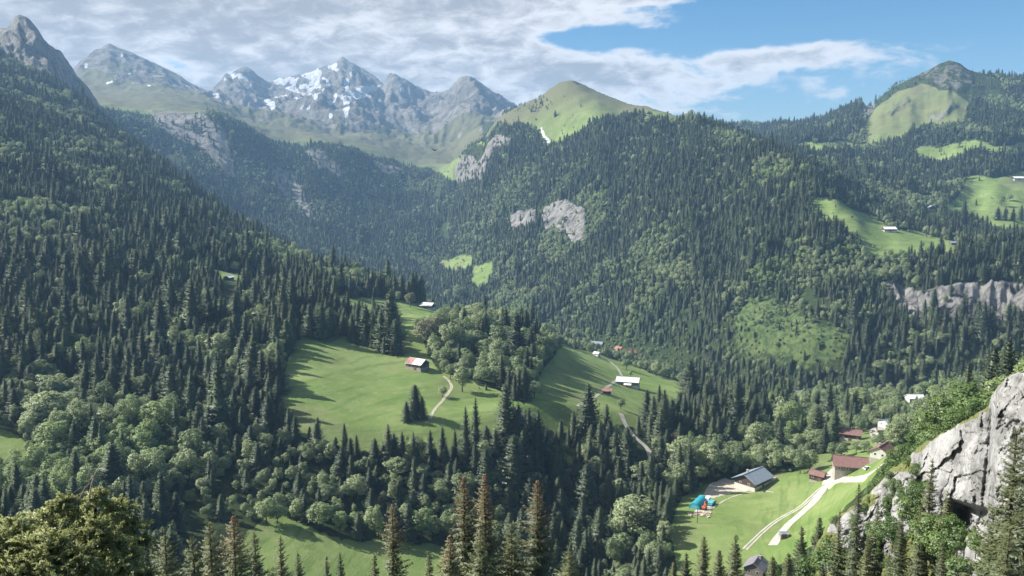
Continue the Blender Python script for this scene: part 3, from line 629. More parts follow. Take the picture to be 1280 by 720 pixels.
# ------------------------------------------------------------------ buildings
def level_dir(p, a, c):
    def lv(q):
        x, y, z = ray(*q); k = p.z / z; return x * k, y * k
    if abs(p.z) < 25: return math.atan2(0, 1)
    (x0, y0), (x1, y1) = lv(a), lv(c); return math.atan2(y1 - y0, x1 - x0)
HOUSES = []          # (x, y, radius) kept clear of trees
def house(name, label, cat, px, py, L, W, hw, hr, ang=None, to=None, wall='wood', roof='roof_brown', over=.7, base=None, chim=0, wins=3, door=True, rng_=(200, 2600), clear=1.0, group=None, porch=False, ang_deg=None, gable='wood', patchroof=None):
    p = hit(px, py, *rng_)
    if to is not None:
        a = level_dir(p, (px, py), to)
    else: a = math.radians(ang_deg or 0)
    ca, sa = math.cos(a), math.sin(a)
    zs = [float(ground(p.x + ca * i * L / 2 - sa * j * W / 2, p.y + sa * i * L / 2 + ca * j * W / 2)) for i in (-1, 0, 1) for j in (-1, 0, 1)]
    zb = sum(zs) / len(zs); drop = zb - min(zs) + .6
    t = thing(name, label, cat, (p.x, p.y, zb), a, group)
    bx = MB()
    x0, x1, y0, y1 = -L / 2, L / 2, -W / 2, W / 2
    hb = hw * .42 if base else 0.0
    bx.prism([(y0, hb), (y1, hb), (y1, hw), (0, hw + hr), (y0, hw)], x0, x1).build('wall', M[wall], t)
    if base: MB().box((x0 - .06, y0 - .06, -drop), (x1 + .06, y1 + .06, hb)).build('base_wall', M[base], t)
    else: MB().box((x0 - .04, y0 - .04, -drop), (x1 + .04, y1 + .04, .25)).build('foundation', M['stone'], t)
    sl_ = hr / (W / 2); th = .22
    rb = MB()
    for s_ in (-1, 1):
        e = (W / 2 + over); ze = hw + hr - sl_ * e
        rb.prism([(0, hw + hr + .06), (s_ * e, ze + .06), (s_ * e, ze + .06 + th), (0, hw + hr + .06 + th)], x0 - over, x1 + over)
    ro = rb.build('roof', M[roof], t)
    MB().box((x0 - over, -.22, hw + hr + th + .02), (x1 + over, .22, hw + hr + th + .2)).build('ridge_cap', M[roof], ro)
    for k in range(chim):
        cx = x0 + L * (.30 + .4 * k); cyy = W * .12
        MB().box((cx - .45, cyy - .45, hw + hr - sl_ * cyy - .5), (cx + .45, cyy + .45, hw + hr + 1.0)).box((cx - .6, cyy - .6, hw + hr + 1.0), (cx + .6, cyy + .6, hw + hr + 1.16)).build('chimney', M['stone'], ro)
    zf = hw * .52 if hw > 3.5 else hw * .45
    for side in (-1, 1):
        yy = side * (W / 2)
        for k in range(wins):
            xc = x0 + L * (k + .5) / wins
            if door and side == -1 and k == wins // 2: continue
            f = MB().box((xc - .62, yy - .05, zf), (xc + .62, yy + .05, zf + 1.25)).build('window', M['white'], t)
            MB().box((xc - .5, yy - .07, zf + .1), (xc + .5, yy + .07, zf + 1.14)).build('pane', M['glass'], f)
    for side in (-1, 1):
        xx = side * L / 2
        for k in range(2 if W > 5 else 1):
            yc = (k - .5) * W * .42 if W > 5 else 0
            f = MB().box((xx - .05, yc - .62, zf), (xx + .05, yc + .62, zf + 1.2)).build('window', M['white'], t)
            MB().box((xx - .07, yc - .5, zf + .1), (xx + .07, yc + .5, zf + 1.1)).build('pane', M['glass'], f)
    if door:
        xc = 0 if wins % 2 or not wins else x0 + L * (wins // 2 + .5) / wins
        d_ = MB().box((xc - 1.1, y0 - .1, .05), (xc + 1.1, y0 + .02, 2.5)).build('door', M['door'], t)
        MB().box((xc + .75, y0 - .16, 1.1), (xc + .9, y0 - .1, 1.25)).build('handle', M['metal'], d_)
    if porch:   # lean-to on the near long side
        pr = MB().prism([(y0 - 2.6, hw * .55), (y0, hw * .8), (y0, hw * .8 + .18), (y0 - 2.6, hw * .55 + .18)], -L * .15, L * .2).build('porch_roof', M[roof], t)
        for xx in (-L * .14, L * .19): MB().box((xx - .12, y0 - 2.5, -drop), (xx + .12, y0 - 2.26, hw * .56)).build('porch_post', M['wood'], t)
    if patchroof:
        e = W / 2 + over; s_ = -1
        z1 = lambda y: hw + hr - sl_ * abs(y) + .06 + th + .02
        MB().prism([(-.25, z1(.25)), (-e, z1(e)), (-e, z1(e) + .03), (-.25, z1(.25) + .03)], x0 - over, x0 + L * .42).build('rusty_roof_sheet', M[patchroof], ro)
    HOUSES.append((p.x, p.y, max(L, W) * .58 * clear + 2.0))
    return t
MID = (380, 1100)
house('hay_barn', 'dark wooden barn with half red half white roof on the main meadow', 'barn', 522, 461, 12.5, 9, 4.2, 2.6, to=(535, 463), wall='wood', roof='roof_white', patchroof='roof_rust', base='stone', wins=4, rng_=MID)
house('mountain_chalet', 'chalet with pale roof at the top edge of the main meadow', 'chalet', 535, 386, 13, 9, 3.8, 2.6, to=(548, 387), wall='wood', roof='roof_white', base='plaster', chim=0, rng_=MID)
house('small_shed', 'tiny white-roofed shed among trees right of the upper chalet', 'shed', 599, 399, 5, 4, 2.4, 1.2, to=(606, 400), wall='wood', roof='roof_white', wins=1, door=False, rng_=MID)
house('white_roofed_barn', 'long barn with bright white metal roof on the right-hand meadow', 'barn', 785, 483, 18, 11, 5.0, 2.6, to=(800, 484), wall='wood_grey', roof='roof_white', base='plaster', wins=5, rng_=MID, porch=True)
house('small_shed', 'little pinkish-roofed hut beside the lane below the white-roofed barn', 'shed', 758, 492, 6, 5, 2.6, 1.4, to=(768, 492), wall='wood', roof='roof_rust', wins=1, door=True, rng_=MID)
VIL = (500, 1600)
house('village_house', 'orange-roofed village house under the round tree, leftmost of the village', 'house', 711, 429, 11, 9, 4.5, 2.8, to=(722, 430), wall='plaster', roof='roof_red', chim=1, rng_=VIL)
house('village_house', 'grey-roofed long house in the distant village', 'house', 746, 433, 18, 10, 4.5, 2.8, to=(760, 434), wall='wood_grey', roof='roof_grey', chim=1, rng_=VIL)
house('village_house', 'red-roofed village house between grey roof and rightmost red roof', 'house', 774, 440, 11, 10, 4.8, 3, to=(783, 442), wall='plaster', roof='roof_red', chim=1, rng_=VIL)
house('village_house', 'red-roofed house standing lowest at the right end of the village', 'house', 790, 445, 11, 10, 4.8, 3, to=(800, 444), wall='plaster', roof='roof_red', chim=1, rng_=VIL)
house('small_shed', 'small white hut at the meadow edge below the village', 'shed', 746, 445, 6, 5, 3, 1.4, to=(752, 446), wall='white', roof='roof_white', wins=1, door=False, rng_=VIL)
NEAR = (300, 900)
house('grey_roofed_farm', 'large farmhouse with grey-blue metal roof above the pale yard', 'farmhouse', 941, 606, 17, 12.5, 4.8, 3.3, to=(962, 596.5), wall='wood', roof='roof_grey', base='plaster', chim=1, wins=5, over=1.3, rng_=NEAR)
house('brown_roofed_farmhouse', 'big brown-roofed farmhouse beside the road junction', 'farmhouse', 1062, 590, 15.5, 10.5, 4.6, 3.4, to=(1084, 592), wall='wood_grey', roof='roof_brown', base='stone', chim=1, wins=4, over=1.0, rng_=NEAR)
house('small_shed', 'small brown-roofed wooden shed left of the road junction', 'shed', 1022, 600, 7.2, 5, 3.4, 1.5, to=(1030, 602), wall='wood', roof='roof_brown', wins=2, door=True, rng_=NEAR)
house('brown_chalet', 'dark wooden chalet with brown roof up among the broadleaf trees', 'chalet', 1063, 550, 12.5, 8.5, 4.8, 2.4, to=(1078, 552), wall='wood', roof='roof_brown', base='plaster', chim=1, wins=3, rng_=NEAR)
house('brown_chalet', 'brown-roofed chalet with white walls just left of the cliff', 'chalet', 1103, 571, 11, 8.5, 3.8, 2.6, to=(1112, 565), wall='plaster', roof='roof_brown', chim=1, wins=3, rng_=NEAR)
house('grey_roofed_house', 'wide house with flat pale grey roof behind the bushes', 'house', 1117, 534, 17, 11, 4, 2.0, to=(1135, 532), wall='plaster', roof='roof_grey', chim=0, wins=3, rng_=(300, 1000))
house('grey_roofed_house', 'small far house with whitish roof at the foot of the wooded slope', 'house', 1143, 503, 13, 9, 4.5, 2.4, to=(1155, 503), wall='plaster', roof='roof_white', chim=0, wins=2, rng_=(400, 1000))
house('grey_slate_house', 'house with purple-grey roof and white chimney, half hidden by spruces at the bottom', 'house', 945, 716, 9, 8, 3.4, 2.6, to=(938, 726), wall='wood_grey', roof='roof_slate', chim=1, wins=2, rng_=(250, 500))
house('stone_bin', 'small grey concrete hut at the lower end of the gravel road', 'hut', 979, 672, 3.6, 3.2, 2.0, .5, to=(985, 672), wall='stone', roof='roof_grey', wins=0, door=True, over=.2, rng_=(250, 600))
FARR = (1000, 3000)
house('bench_chalet', 'pale-roofed farm alone on the high sunlit clearing at right', 'chalet', 1111, 290, 17, 11, 4.0, 3.0, to=(1124, 290), wall='wood', roof='roof_white', base='plaster', wins=3, rng_=FARR)
house('pasture_chalet', 'tiny white-roofed chalet on the highest pasture at the right edge', 'chalet', 1272, 226, 20, 12, 4.5, 3.5, to=(1284, 226), wall='wood', roof='roof_white', base='plaster', wins=3, rng_=FARR)
house('dark_barn', 'dark low barn at the forest edge of the right-hand pasture', 'barn', 1164, 262, 17, 10, 4.0, 3.0, to=(1176, 263), wall='wood', roof='roof_grey', wins=2, rng_=FARR)
house('small_shed', 'small dark hut at the right tip of the high clearing', 'shed', 1191, 306, 7, 6, 3, 1.6, to=(1200, 306), wall='wood', roof='roof_grey', wins=1, door=False, rng_=FARR)
house('clearing_hut', 'white-roofed hut in the narrow clearing on the left wooded slope', 'hut', 286, 350, 8, 6, 2.6, 1.5, to=(296, 348), wall='wood', roof='roof_white', wins=2, rng_=(500, 1300))
HOUSES[-1] = (*HOUSES[-1][:2], 2.0)
house('distant_roof', 'pale roof peeping out of the trees at the foot of the wooded mountain', 'house', 1002, 497, 12, 9, 4.5, 2.5, to=(1014, 497), wall='plaster', roof='roof_grey', wins=2, rng_=(500, 1000))

# farmyard: tunnel tent, trailer, panel, digger, pole
def heading(a, c, rng_=NEAR):
    p = hit(*a, *rng_); return p, level_dir(p, a, c)
p, a = heading((873, 631), (884, 620))
t = thing('tunnel_tent', 'bright teal tunnel tent at the edge of the farm yard', 'tent', p, a)
R_, L_ = 2.8, 13.0
prof = [(R_ * math.cos(k * math.pi / 14), -.4 if k in (0, 14) else 3.0 * math.sin(k * math.pi / 14)) for k in range(15)]
MB().prism(prof, -L_ / 2, L_ / 2).build('cover', M['teal'], t, smooth=False)
for k in range(6):
    x = -L_ / 2 + L_ * k / 5
    MB().tube([(x, (R_ + .05) * math.cos(q * math.pi / 12), 3.06 * math.sin(q * math.pi / 12)) for q in range(13)], .07, 5).build('hoop', M['teal_pale'], t)
MB().prism([(.8 * y, z * .8) for y, z in prof], -L_ / 2 - .06, -L_ / 2 - .02).build('end_flap', M['teal_pale'], t)
HOUSES.append((p.x, p.y, 9))
def boxcar(name, label, cat, pix, to, L, W, Hh, mat):
    p, a = heading(pix, to); t = thing(name, label, cat, (p.x, p.y, p.z + .1), a)
    MB().box((-L / 2, -W / 2, .55), (L / 2, W / 2, Hh)).build('body', M[mat], t)
    MB().box((-L / 2 - .06, -W / 2 - .06, Hh), (L / 2 + .06, W / 2 + .06, Hh + .1)).build('lid', M[mat], t)
    for x in (-L * .3, L * .3):
        for y in (-W / 2 - .1, W / 2 + .1): MB().tube([(x, y - .12, .4), (x, y + .12, .4)], .42, 10).build('wheel', M['rubber'], t)
    MB().box((L / 2, -.06, .5), (L / 2 + 1.2, .06, .62)).build('drawbar', M['metal'], t)
    HOUSES.append((p.x, p.y, 4)); return t
boxcar('farm_trailer', 'white trailer parked between the teal tent and turquoise trailer', 'trailer', (884.5, 627), (890, 621), 3.8, 2.3, 2.3, 'white')
boxcar('farm_trailer', 'low turquoise trailer at the right side of the teal tent', 'trailer', (889, 631), (895, 624), 5.0, 2.3, 1.7, 'teal_pale')
p, a = heading((880, 637), (884, 633))
t = thing('excavator', 'small orange digger beside the teal tent', 'digger', (p.x, p.y, p.z + .1), a)
for y in (-.9, .9): MB().prism([(y - .25, 0), (y + .25, 0), (y + .25, .7), (y - .25, .7)], -1.4, 1.4).build('track', M['rubber'], t)
MB().box((-1.3, -.95, .75), (1.0, .95, 1.5)).build('body', M['orange'], t)
cb = MB().box((-.2, -.9, 1.5), (1.0, .1, 2.7)).build('cab', M['orange'], t); MB().box((-.1, -.93, 1.8), (.9, -.88, 2.6)).build('pane', M['glass'], cb)
MB().tube([(1.0, .4, 1.4), (2.4, .4, 3.3), (3.8, .4, 2.4)], [.25, .22, .18], 6).build('boom', M['orange'], t)
MB().tube([(3.8, .4, 2.4), (3.6, .4, .9)], [.16, .14], 6).build('arm', M['orange'], t)
MB().prism([(.0, .1), (.8, .1), (.8, .9), (.0, .9)], 3.2, 4.0).build('bucket', M['metal'], t)
p, a = heading((876, 643), (886, 641))
rb = MB()
for k in range(60):
    x, y = random.gauss(0, 2.6), random.gauss(0, 1.6); s_ = random.uniform(.2, .6)
    z = float(ground(p.x + x, p.y + y)) - p.z
    rb.box((-s_, -s_, -s_ * .5), (s_, s_, s_), Matrix.Translation((x, y, z)) @ Matrix.Rotation(random.random() * 6, 4, 'Z') @ Matrix.Rotation(random.uniform(-.5, .5), 4, 'X'))
o = rb.build('rubble', M['rubble']); o.location = p; tag(o, 'heap of pale pinkish rubble in front of the teal tent', 'rubble', kind='stuff')
p = hit(871.5, 654, *NEAR)
t = thing('utility_pole', 'slender wooden pole standing in the meadow below the teal tent', 'pole', p)
MB().tube([(0, 0, -.3), (0, 0, 8)], [.17, .12], 7).build('pole_shaft', M['wood'], t)
MB().box((-.7, -.07, 7.3), (.7, .07, 7.45)).build('crossarm', M['wood'], t)
def car(label, pix, to, mat):
    p, a = heading(pix, to, (300, 900)); t = thing('parked_car', label, 'car', (p.x, p.y, p.z + .1), a)
    MB().prism([(-.85, .35), (.85, .35), (.88, .95), (-.88, .95)], -2.1, 2.1).build('body', M[mat], t)
    k = MB(); vs = [k.bm.verts.new(v) for v in ((-1.7, -.82, .95), (1.1, -.82, .95), (1.1, .82, .95), (-1.7, .82, .95), (-1.3, -.66, 1.5), (.4, -.66, 1.5), (.4, .66, 1.5), (-1.3, .66, 1.5))]
    for f in ((4, 5, 6, 7), (0, 1, 5, 4), (1, 2, 6, 5), (2, 3, 7, 6), (3, 0, 4, 7), (3, 2, 1, 0)): k.bm.faces.new([vs[i] for i in f])
    cb = k.build('cabin', M['glass'], t); MB().box((-1.28, -.68, 1.5), (.38, .68, 1.56)).build('roof', M[mat], t)
    for x in (-1.3, 1.3):
        for y in (-.85, .85): MB().tube([(x, y - .1, .34), (x, y + .1, .34)], .34, 12).build('wheel', M['rubber'], t)
    HOUSES.append((p.x, p.y, 3.5))
car('white car parked behind the brown farmhouse gable', (1084, 587), (1090, 586), 'white')
car('white car parked on the drive right of the upper chalet', (1092, 541), (1095, 547), 'white')
car('silver car at the lower end of the upper drive', (1098, 550), (1101, 555), 'metal')

# soaring bird
bx_, by_, bz_ = at(543.5, 188, 120)
t = thing('soaring_bird', 'black bird soaring in front of the far rocky cirque', 'bird', (float(bx_), float(by_), float(bz_)), .7)
MB().tube([(0, -.33, .02), (0, -.2, .03), (0, 0, .03), (0, .2, .02), (0, .32, 0)], [.02, .07, .085, .06, .02], 8).build('body', M['bird'], t, True)
for s_ in (-1, 1):
    w_ = MB(); pr = [(.05, .14, .03), (.28, .2, .16), (.58, .02, .22), (.50, -.12, .20), (.28, -.1, .14), (.05, -.12, .03)]
    a_ = [w_.bm.verts.new((s_ * x, y, z + .012)) for x, y, z in pr]; c_ = [w_.bm.verts.new((s_ * x, y, z - .012)) for x, y, z in pr]
    w_.bm.faces.new(a_); w_.bm.faces.new(c_[::-1])
    for k in range(6): w_.bm.faces.new((a_[k], a_[(k + 1) % 6], c_[(k + 1) % 6], c_[k]))
    w_.build('wing', M['bird'], t)
w_ = MB(); w_.box((-.1, -.55, .0), (.1, -.28, .025)); w_.build('tail', M['bird'], t)
# ------------------------------------------------------------------ tree shapes
def _norm(v): return v / (np.linalg.norm(v, axis=-1, keepdims=True) + 1e-9)
def diamonds(base, axis_, nrm, ln, wd):
    """flat leaf-shaped quads: base point, direction, face normal, length, width"""
    side = _norm(np.cross(axis_, nrm))
    ln = np.asarray(ln)[:, None]; wd = np.asarray(wd)[:, None]
    v = np.stack([base, base + axis_ * ln * .45 + side * wd * .5, base + axis_ * ln, base + axis_ * ln * .45 - side * wd * .5], 1)
    return v.reshape(-1, 3)
def spruce_crown(seed, Ht=18.0, R=2.9, nw=24, nb=7, nt_=6, tw=.55, tl=.9, h0=.06, droop=.35, ragged=.25, power=.9, core=True, gap=0.0, fin=1):
    r = np.random.default_rng(seed)
    VB, VA, VNn, VL, VW = [], [], [], [], []
    for i in range(nw):
        u = (i + r.uniform(-.3, .3)) / nw
        h = Ht * (h0 + (1 - h0) * max(0, u) ** .92) * .985
        rad = R * (1 - h / Ht) ** power + .06; ks = min(1.0, .28 + 1.05 * rad / R)
        if r.random() < gap: rad *= .45
        for j in range(nb):
            a = 6.2832 * (j + r.uniform(-.4, .4)) / nb + i * 2.4
            Lb = rad * r.uniform(1 - ragged, 1 + ragged * .6)
            up = (.35 * u - droop * (1 - u)) + r.uniform(-.1, .1)
            s = np.linspace(.12, 1, nt_)
            px_ = Lb * s; pz_ = h + Lb * (up * s + .28 * (s ** 2 - s) * -1 * 0 - droop * .5 * s * (1 - s) + .12 * s ** 3)
            bp = np.stack([np.cos(a) * px_, np.sin(a) * px_, pz_], -1)
            dirv = np.gradient(bp, axis=0) if nt_ > 1 else np.array([[np.cos(a), np.sin(a), up]])
            dirv = _norm(dirv)
            for sd in (-1, 1):
                for f in range(fin):
                    lat = np.array([-np.sin(a), np.cos(a), 0.0]) * sd
                    ax = _norm(dirv * r.uniform(.45, .9, (nt_, 1)) + lat * r.uniform(.5, 1.0, (nt_, 1)) + np.array([0, 0, -1.0]) * r.uniform(.1, .55, (nt_, 1)))
                    nr_ = _norm(np.array([0, 0, 1.0]) + r.normal(0, .35, (nt_, 3)))
                    jit = r.normal(0, .04 * tl, (nt_, 3))
                    VB.append(bp + jit); VA.append(ax); VNn.append(nr_)
                    VL.append(ks * tl * (.45 + .75 * (1 - s) * min(1, Lb / 1.5) + .1) * r.uniform(.7, 1.2, nt_)); VW.append(ks * tw * r.uniform(.6, 1.1, nt_) * (.6 + .4 * min(1, Lb)))
            VB.append(bp[-1:] - dirv[-1:] * .1); VA.append(dirv[-1:]); VNn.append(np.array([[0, 0, 1.0]])); VL.append(np.array([ks * tl * .6])); VW.append(np.array([ks * tw * .7]))
    n_top = 5
    VB.append(np.repeat([[0, 0, Ht * .955]], n_top, 0)); ax = _norm(np.column_stack([r.normal(0, .16, n_top), r.normal(0, .16, n_top), np.ones(n_top)]))
    VA.append(ax); VNn.append(_norm(np.column_stack([r.normal(0, 1, n_top), r.normal(0, 1, n_top), np.zeros(n_top)]))); VL.append(np.full(n_top, Ht * .05)); VW.append(np.full(n_top, tw * .4))
    V_ = diamonds(np.vstack(VB), np.vstack(VA), np.vstack(VNn), np.concatenate(VL), np.concatenate(VW))
    F_ = np.arange(len(V_)).reshape(-1, 4)
    if core:    # dense shaded inside of the crown
        k = 9; zs = np.linspace(h0 * Ht * 1.2, Ht * .93, 7)
        cv = []
        for z in zs:
            rr_ = (R * (1 - z / Ht) ** power) * .50
            for q in range(k):
                aa = 6.2832 * q / k; w = r.uniform(.75, 1.2)
                cv.append((math.cos(aa) * rr_ * w, math.sin(aa) * rr_ * w, z + r.uniform(-.3, .3)))
        b0 = len(V_); V_ = np.vstack([V_, cv]); fs = []
        for z in range(6):
            for q in range(k): fs.append((b0 + z * k + q, b0 + z * k + (q + 1) % k, b0 + (z + 1) * k + (q + 1) % k, b0 + (z + 1) * k + q))
        F_ = np.vstack([F_, fs])
    rad_ = np.column_stack([V_[:, 0], V_[:, 1], np.zeros(len(V_))]); rad_ = rad_ / (np.linalg.norm(rad_, axis=1, keepdims=True) + .25)
    fn = np.repeat(np.vstack(VNn), 4, 0); fn = np.vstack([fn, np.zeros((len(V_) - len(fn), 3))])
    return V_, F_, _norm(.85 * rad_ + .45 * fn + np.array([0, 0, .25]))
def broad_crown(seed, Ht=13.0, R=4.4, ncl=34, nl=55, ls=.62, z0=.16, lean=0.0, fill=.25):
    r = np.random.default_rng(seed)
    g = r.normal(size=(ncl * 4, 3)); g = _norm(g); g = g[g[:, 2] > -.62][:ncl]
    # lobes: a few large masses push the outline in and out
    lob = _norm(r.normal(size=(6, 3))); bulge = 1 + .30 * np.max(np.clip(g @ lob.T, 0, 1) ** 5, axis=1) - .16
    zc_, rz = Ht * (z0 + (1 - z0) * .47), Ht * (1 - z0) * .47
    rad = r.uniform(.62, .86, len(g)) * bulge
    cen = g * rad[:, None] * np.array([R, R, rz]) + np.array([0, 0, zc_])
    cr = R * r.uniform(.17, .36, len(g))
    pts, nrm = [], []
    for c_, q in zip(cen, cr):
        k = int(nl * (q / (R * .33)) ** 1.6)
        d = _norm(r.normal(size=(k, 3)) + (c_ - np.array([0, 0, zc_])) / R * .7)
        rr_ = q * r.uniform(.55, 1.08, k) ** .6
        pts.append(c_ + d * rr_[:, None] * np.array([1, 1, .8])); nrm.append(_norm(d + r.normal(0, .42, (k, 3)) + np.array([0, 0, .3])))
    k = int(ncl * nl * fill)
    d = _norm(r.normal(size=(k, 3))); pts.append(d * (r.uniform(0, .75, k) ** .5)[:, None] * np.array([R, R, rz]) * .8 + np.array([0, 0, zc_])); nrm.append(_norm(r.normal(size=(k, 3))))
    p_ = np.vstack(pts); n_ = np.vstack(nrm)
    ax = _norm(np.cross(n_, r.normal(size=n_.shape)))
    V_ = diamonds(p_ - ax * ls * .5, ax, n_, ls * r.uniform(.7, 1.35, len(p_)), ls * r.uniform(.55, 1.0, len(p_)))
    outw = _norm(p_ - np.array([0, 0, zc_ - rz * .4])); hn = _norm(.75 * n_ + .65 * outw)
    return V_, np.arange(len(V_)).reshape(-1, 4), np.repeat(hn, 4, 0)
def trunk_mesh(name, Ht, r0, spruce=True, seed=0, limbs=6):
    r = random.Random(seed); m_ = MB()
    top = Ht * (.97 if spruce else .62)
    m_.tube([(r.uniform(-.02, .02) * Ht * .2 * (k > 0), r.uniform(-.02, .02) * Ht * .2 * (k > 0), -1.0 + (top + 1.0) * k / 5) for k in range(6)], [r0 * (1.15 - .95 * k / 5) for k in range(6)], 6)
    if not spruce:
        for k in range(limbs):
            a = 6.2832 * k / limbs + r.uniform(-.4, .4); z = Ht * r.uniform(.2, .42); L = Ht * r.uniform(.25, .36)
            m_.tube([(0, 0, z), (math.cos(a) * L * .45, math.sin(a) * L * .45, z + L * .5), (math.cos(a) * L * .8, math.sin(a) * L * .8, z + L * 1.05)], [r0 * .5, r0 * .32, r0 * .12], 5)
    bmesh.ops.recalc_face_normals(m_.bm, faces=m_.bm.faces)
    me = bpy.data.meshes.new(name); m_.bm.to_mesh(me); m_.bm.free(); me.materials.append(M['bark']); return me

NSP, NBR = 6, 6
SPC, SPT, BRC, BRT = [], [], [], []
SPH = [18, 19, 17, 20, 16, 18.5]
for k in range(NSP):
    V_, F_, N_ = spruce_crown(100 + k, SPH[k], [4.3, 4.8, 5.0, 4.0, 4.6, 3.8][k], 24, 10, 6, .66, 1.15, droop=[.3, .4, .5, .35, .45, .3][k], ragged=.3, power=[.74, .70, .68, .82, .74, .70][k], gap=.08)
    SPC.append(mesh_np('spruce_crown', V_, F_, M['spruce'], nrm=N_)); SPT.append(trunk_mesh('spruce_trunk', SPH[k], .24, True, k))
BRH = [13, 12, 14, 11, 15, 12]
for k in range(NBR):
    V_, F_, N_ = broad_crown(200 + k, BRH[k], [3.9, 4.3, 3.5, 3.8, 3.8, 3.2][k], [52, 60, 46, 52, 54, 44][k], 42, .52, z0=[.12, .16, .1, .14, .12, .08][k])
    BRC.append(mesh_np('broadleaf_crown', V_, F_, M['leaf'], nrm=N_)); BRT.append(trunk_mesh('broadleaf_trunk', BRH[k], .26, False, k))

# ------------------------------------------------------------------ where trees stand
def scatter(d0, d1, s):
    a0, a1 = math.radians(-43), math.radians(43)
    xs = np.arange(-d1 * math.sin(-a0) - s, d1 * math.sin(a1) + s, s); ys = np.arange(d0 * math.cos(a1) - s, d1 + s, s)
    gx, gy = np.meshgrid(xs, ys); gx = gx + s * rng.uniform(-.48, .48, gx.shape); gy = gy + s * rng.uniform(-.48, .48, gy.shape)
    gx, gy = gx.ravel(), gy.ravel(); d = np.hypot(gx, gy); a = np.arctan2(gx, gy)
    k = (d >= d0) & (d < d1) & (a > a0) & (a < a1)
    return gx[k], gy[k]
parts_ = [scatter(140, 1000, 5.7), scatter(1000, 1700, 5.1), scatter(1700, 2300, 5.8), scatter(2300, 3300, 7.2)]
TX = np.concatenate([p_[0] for p_ in parts_]); TY = np.concatenate([p_[1] for p_ in parts_]); 
far_s = np.concatenate([np.full(len(parts_[i][0]), v) for i, v in enumerate((.90, .78, .80, .84))])
TZ = ground(TX, TY); TD = np.hypot(TX, TY)
tpx, tpy = proj(TX, TY, TZ)
lc = sample(LC, TX, TY); g_ = sample(grass, TX, TY); ro_ = sample(rock, TX, TY); sc2 = sample(scrub, TX, TY); al_ = sample(alp, TX, TY); gv_ = sample(gravel, TX, TY); sn_ = sample(snow, TX, TY)
keep = np.ones(len(TX), bool)
gb_ = sample(soft(grass, 14), TX, TY); edgeb = (g_ >= .32) & (gb_ < .93); shrub = (edgeb & (rng.random(len(TX)) < .11)) | ((g_ > .9) & (TD > 1000) & (rng.random(len(TX)) < .014))
keep &= (g_ < .32) | shrub
keep &= rng.random(len(TX)) > np.where(ro_ > .2, np.where(TD < 2050, .95, .86), 0) * (ro_ > .2)
keep &= ~((tpx > 225) & (tpx < 650) & (TD < 347)); keep &= ~((tpx >= 640) & (tpx < 842) & (TD < 300)); keep &= ~((tpx >= 838) & (tpx < 1105) & (TD < 340)); keep &= ~((tpx >= 1095) & (tpx < 1300) & (TD < 240))
keep &= ~((tpx > 1000) & (tpx < 1300) & (TD < 440) & (tpy > np.where(tpx < 1040, 600, 552)))
keep &= ~((TD < 215) & (tpx < 1320));
keep &= gv_ < .05; keep &= sn_ < .1
keep &= ~((al_ > .02) & (lc > LI['x'] + .22 + .22 * fbm(TX / 70, TY / 70, 3, 312)))
keep &= rng.random(len(TX)) > .72 * sstep(.1, .5, sc2) * (fbm(TX / 24, TY / 24, 3, 311) > .02)
keep &= ~((tpx < 190) & (lc > LI['v'] - .25) & (lc < LI['m'] + .3) & (TD > 1900))
# the dome and the summit: bare tops with a scatter of trees
domew = inpoly(tpx, tpy, [(612, 150), (640, 122), (678, 120), (690, 128), (684, 138), (672, 140), (640, 140)]) | inpoly(tpx, tpy, [(570, 215), (575, 185), (600, 165), (612, 172), (598, 205)])
keep = np.where(domew & (TD > 2100), rng.random(len(TX)) > .45, keep)
keep &= ~((lc > LI['y'] - .3) & (tpx > 575) & (tpx < 860) & (tpy < np.interp(tpx, [575, 640, 740, 800, 860], [175, 150, 142, 142, 150])) & ~domew)
keep &= ~((lc > LI['y'] + .1) & (tpx < 860) & ~domew)
summit = inpoly(tpx, tpy, [(1085, 185), (1085, 140), (1100, 120), (1150, 90), (1190, 70), (1215, 88), (1250, 100), (1260, 125), (1215, 125), (1205, 150), (1150, 165)]) & (lc > LI['q'] - .3)
keep &= ~(summit & (rng.random(len(TX)) > .22))
# rows of rock ribs on the wall: thin the wood there
wall_ = (lc > LI['w']) & (lc < LI['x'] + .1) & (tpx < 560)
keep &= ~(wall_ & (ridged(np.arctan2(TX, TY) * 2200 / 60, TD / 900, 3, 301) + .5 * fbm(TX / 80, TY / 80, 3, 302) > .62))
# thin places and openings on the wooded mountain
keep &= fbm(TX / 30, TY / 30, 3, 303) < np.where(TD > 700, .50, .62)
# clear of houses, roads and the camera's own ledge; keep lines of sight to houses open
for hx, hy, hr_ in HOUSES:
    d = math.hypot(hx, hy); ux, uy = hx / d, hy / d
    al1 = (TX - hx) * ux + (TY - hy) * uy; la = np.abs((TX - hx) * uy - (TY - hy) * ux)
    dep_ = max(.06, -float(ground(hx, hy)) / d)
    keep &= ~((al1 < hr_ + 1) & (al1 > -(hr_ + min(110, (14 if d < 700 else 20) / dep_))) & (la < hr_ * (.62 if d < 700 or d > 1050 else .85) + (3.5 if d < 700 else 5.0)))
for c_, w in ROADPTS:
    for q in c_[::4]:
        d = math.hypot(*q); ux, uy = q[0] / d, q[1] / d
        rx, ry = TX - q[0], TY - q[1]; al1 = rx * ux + ry * uy; la = np.abs(rx * uy - ry * ux)
        keep &= ~((al1 < w / 2 + 2.5) & (al1 > -(w / 2 + 28)) & (la < w / 2 + 1.5))
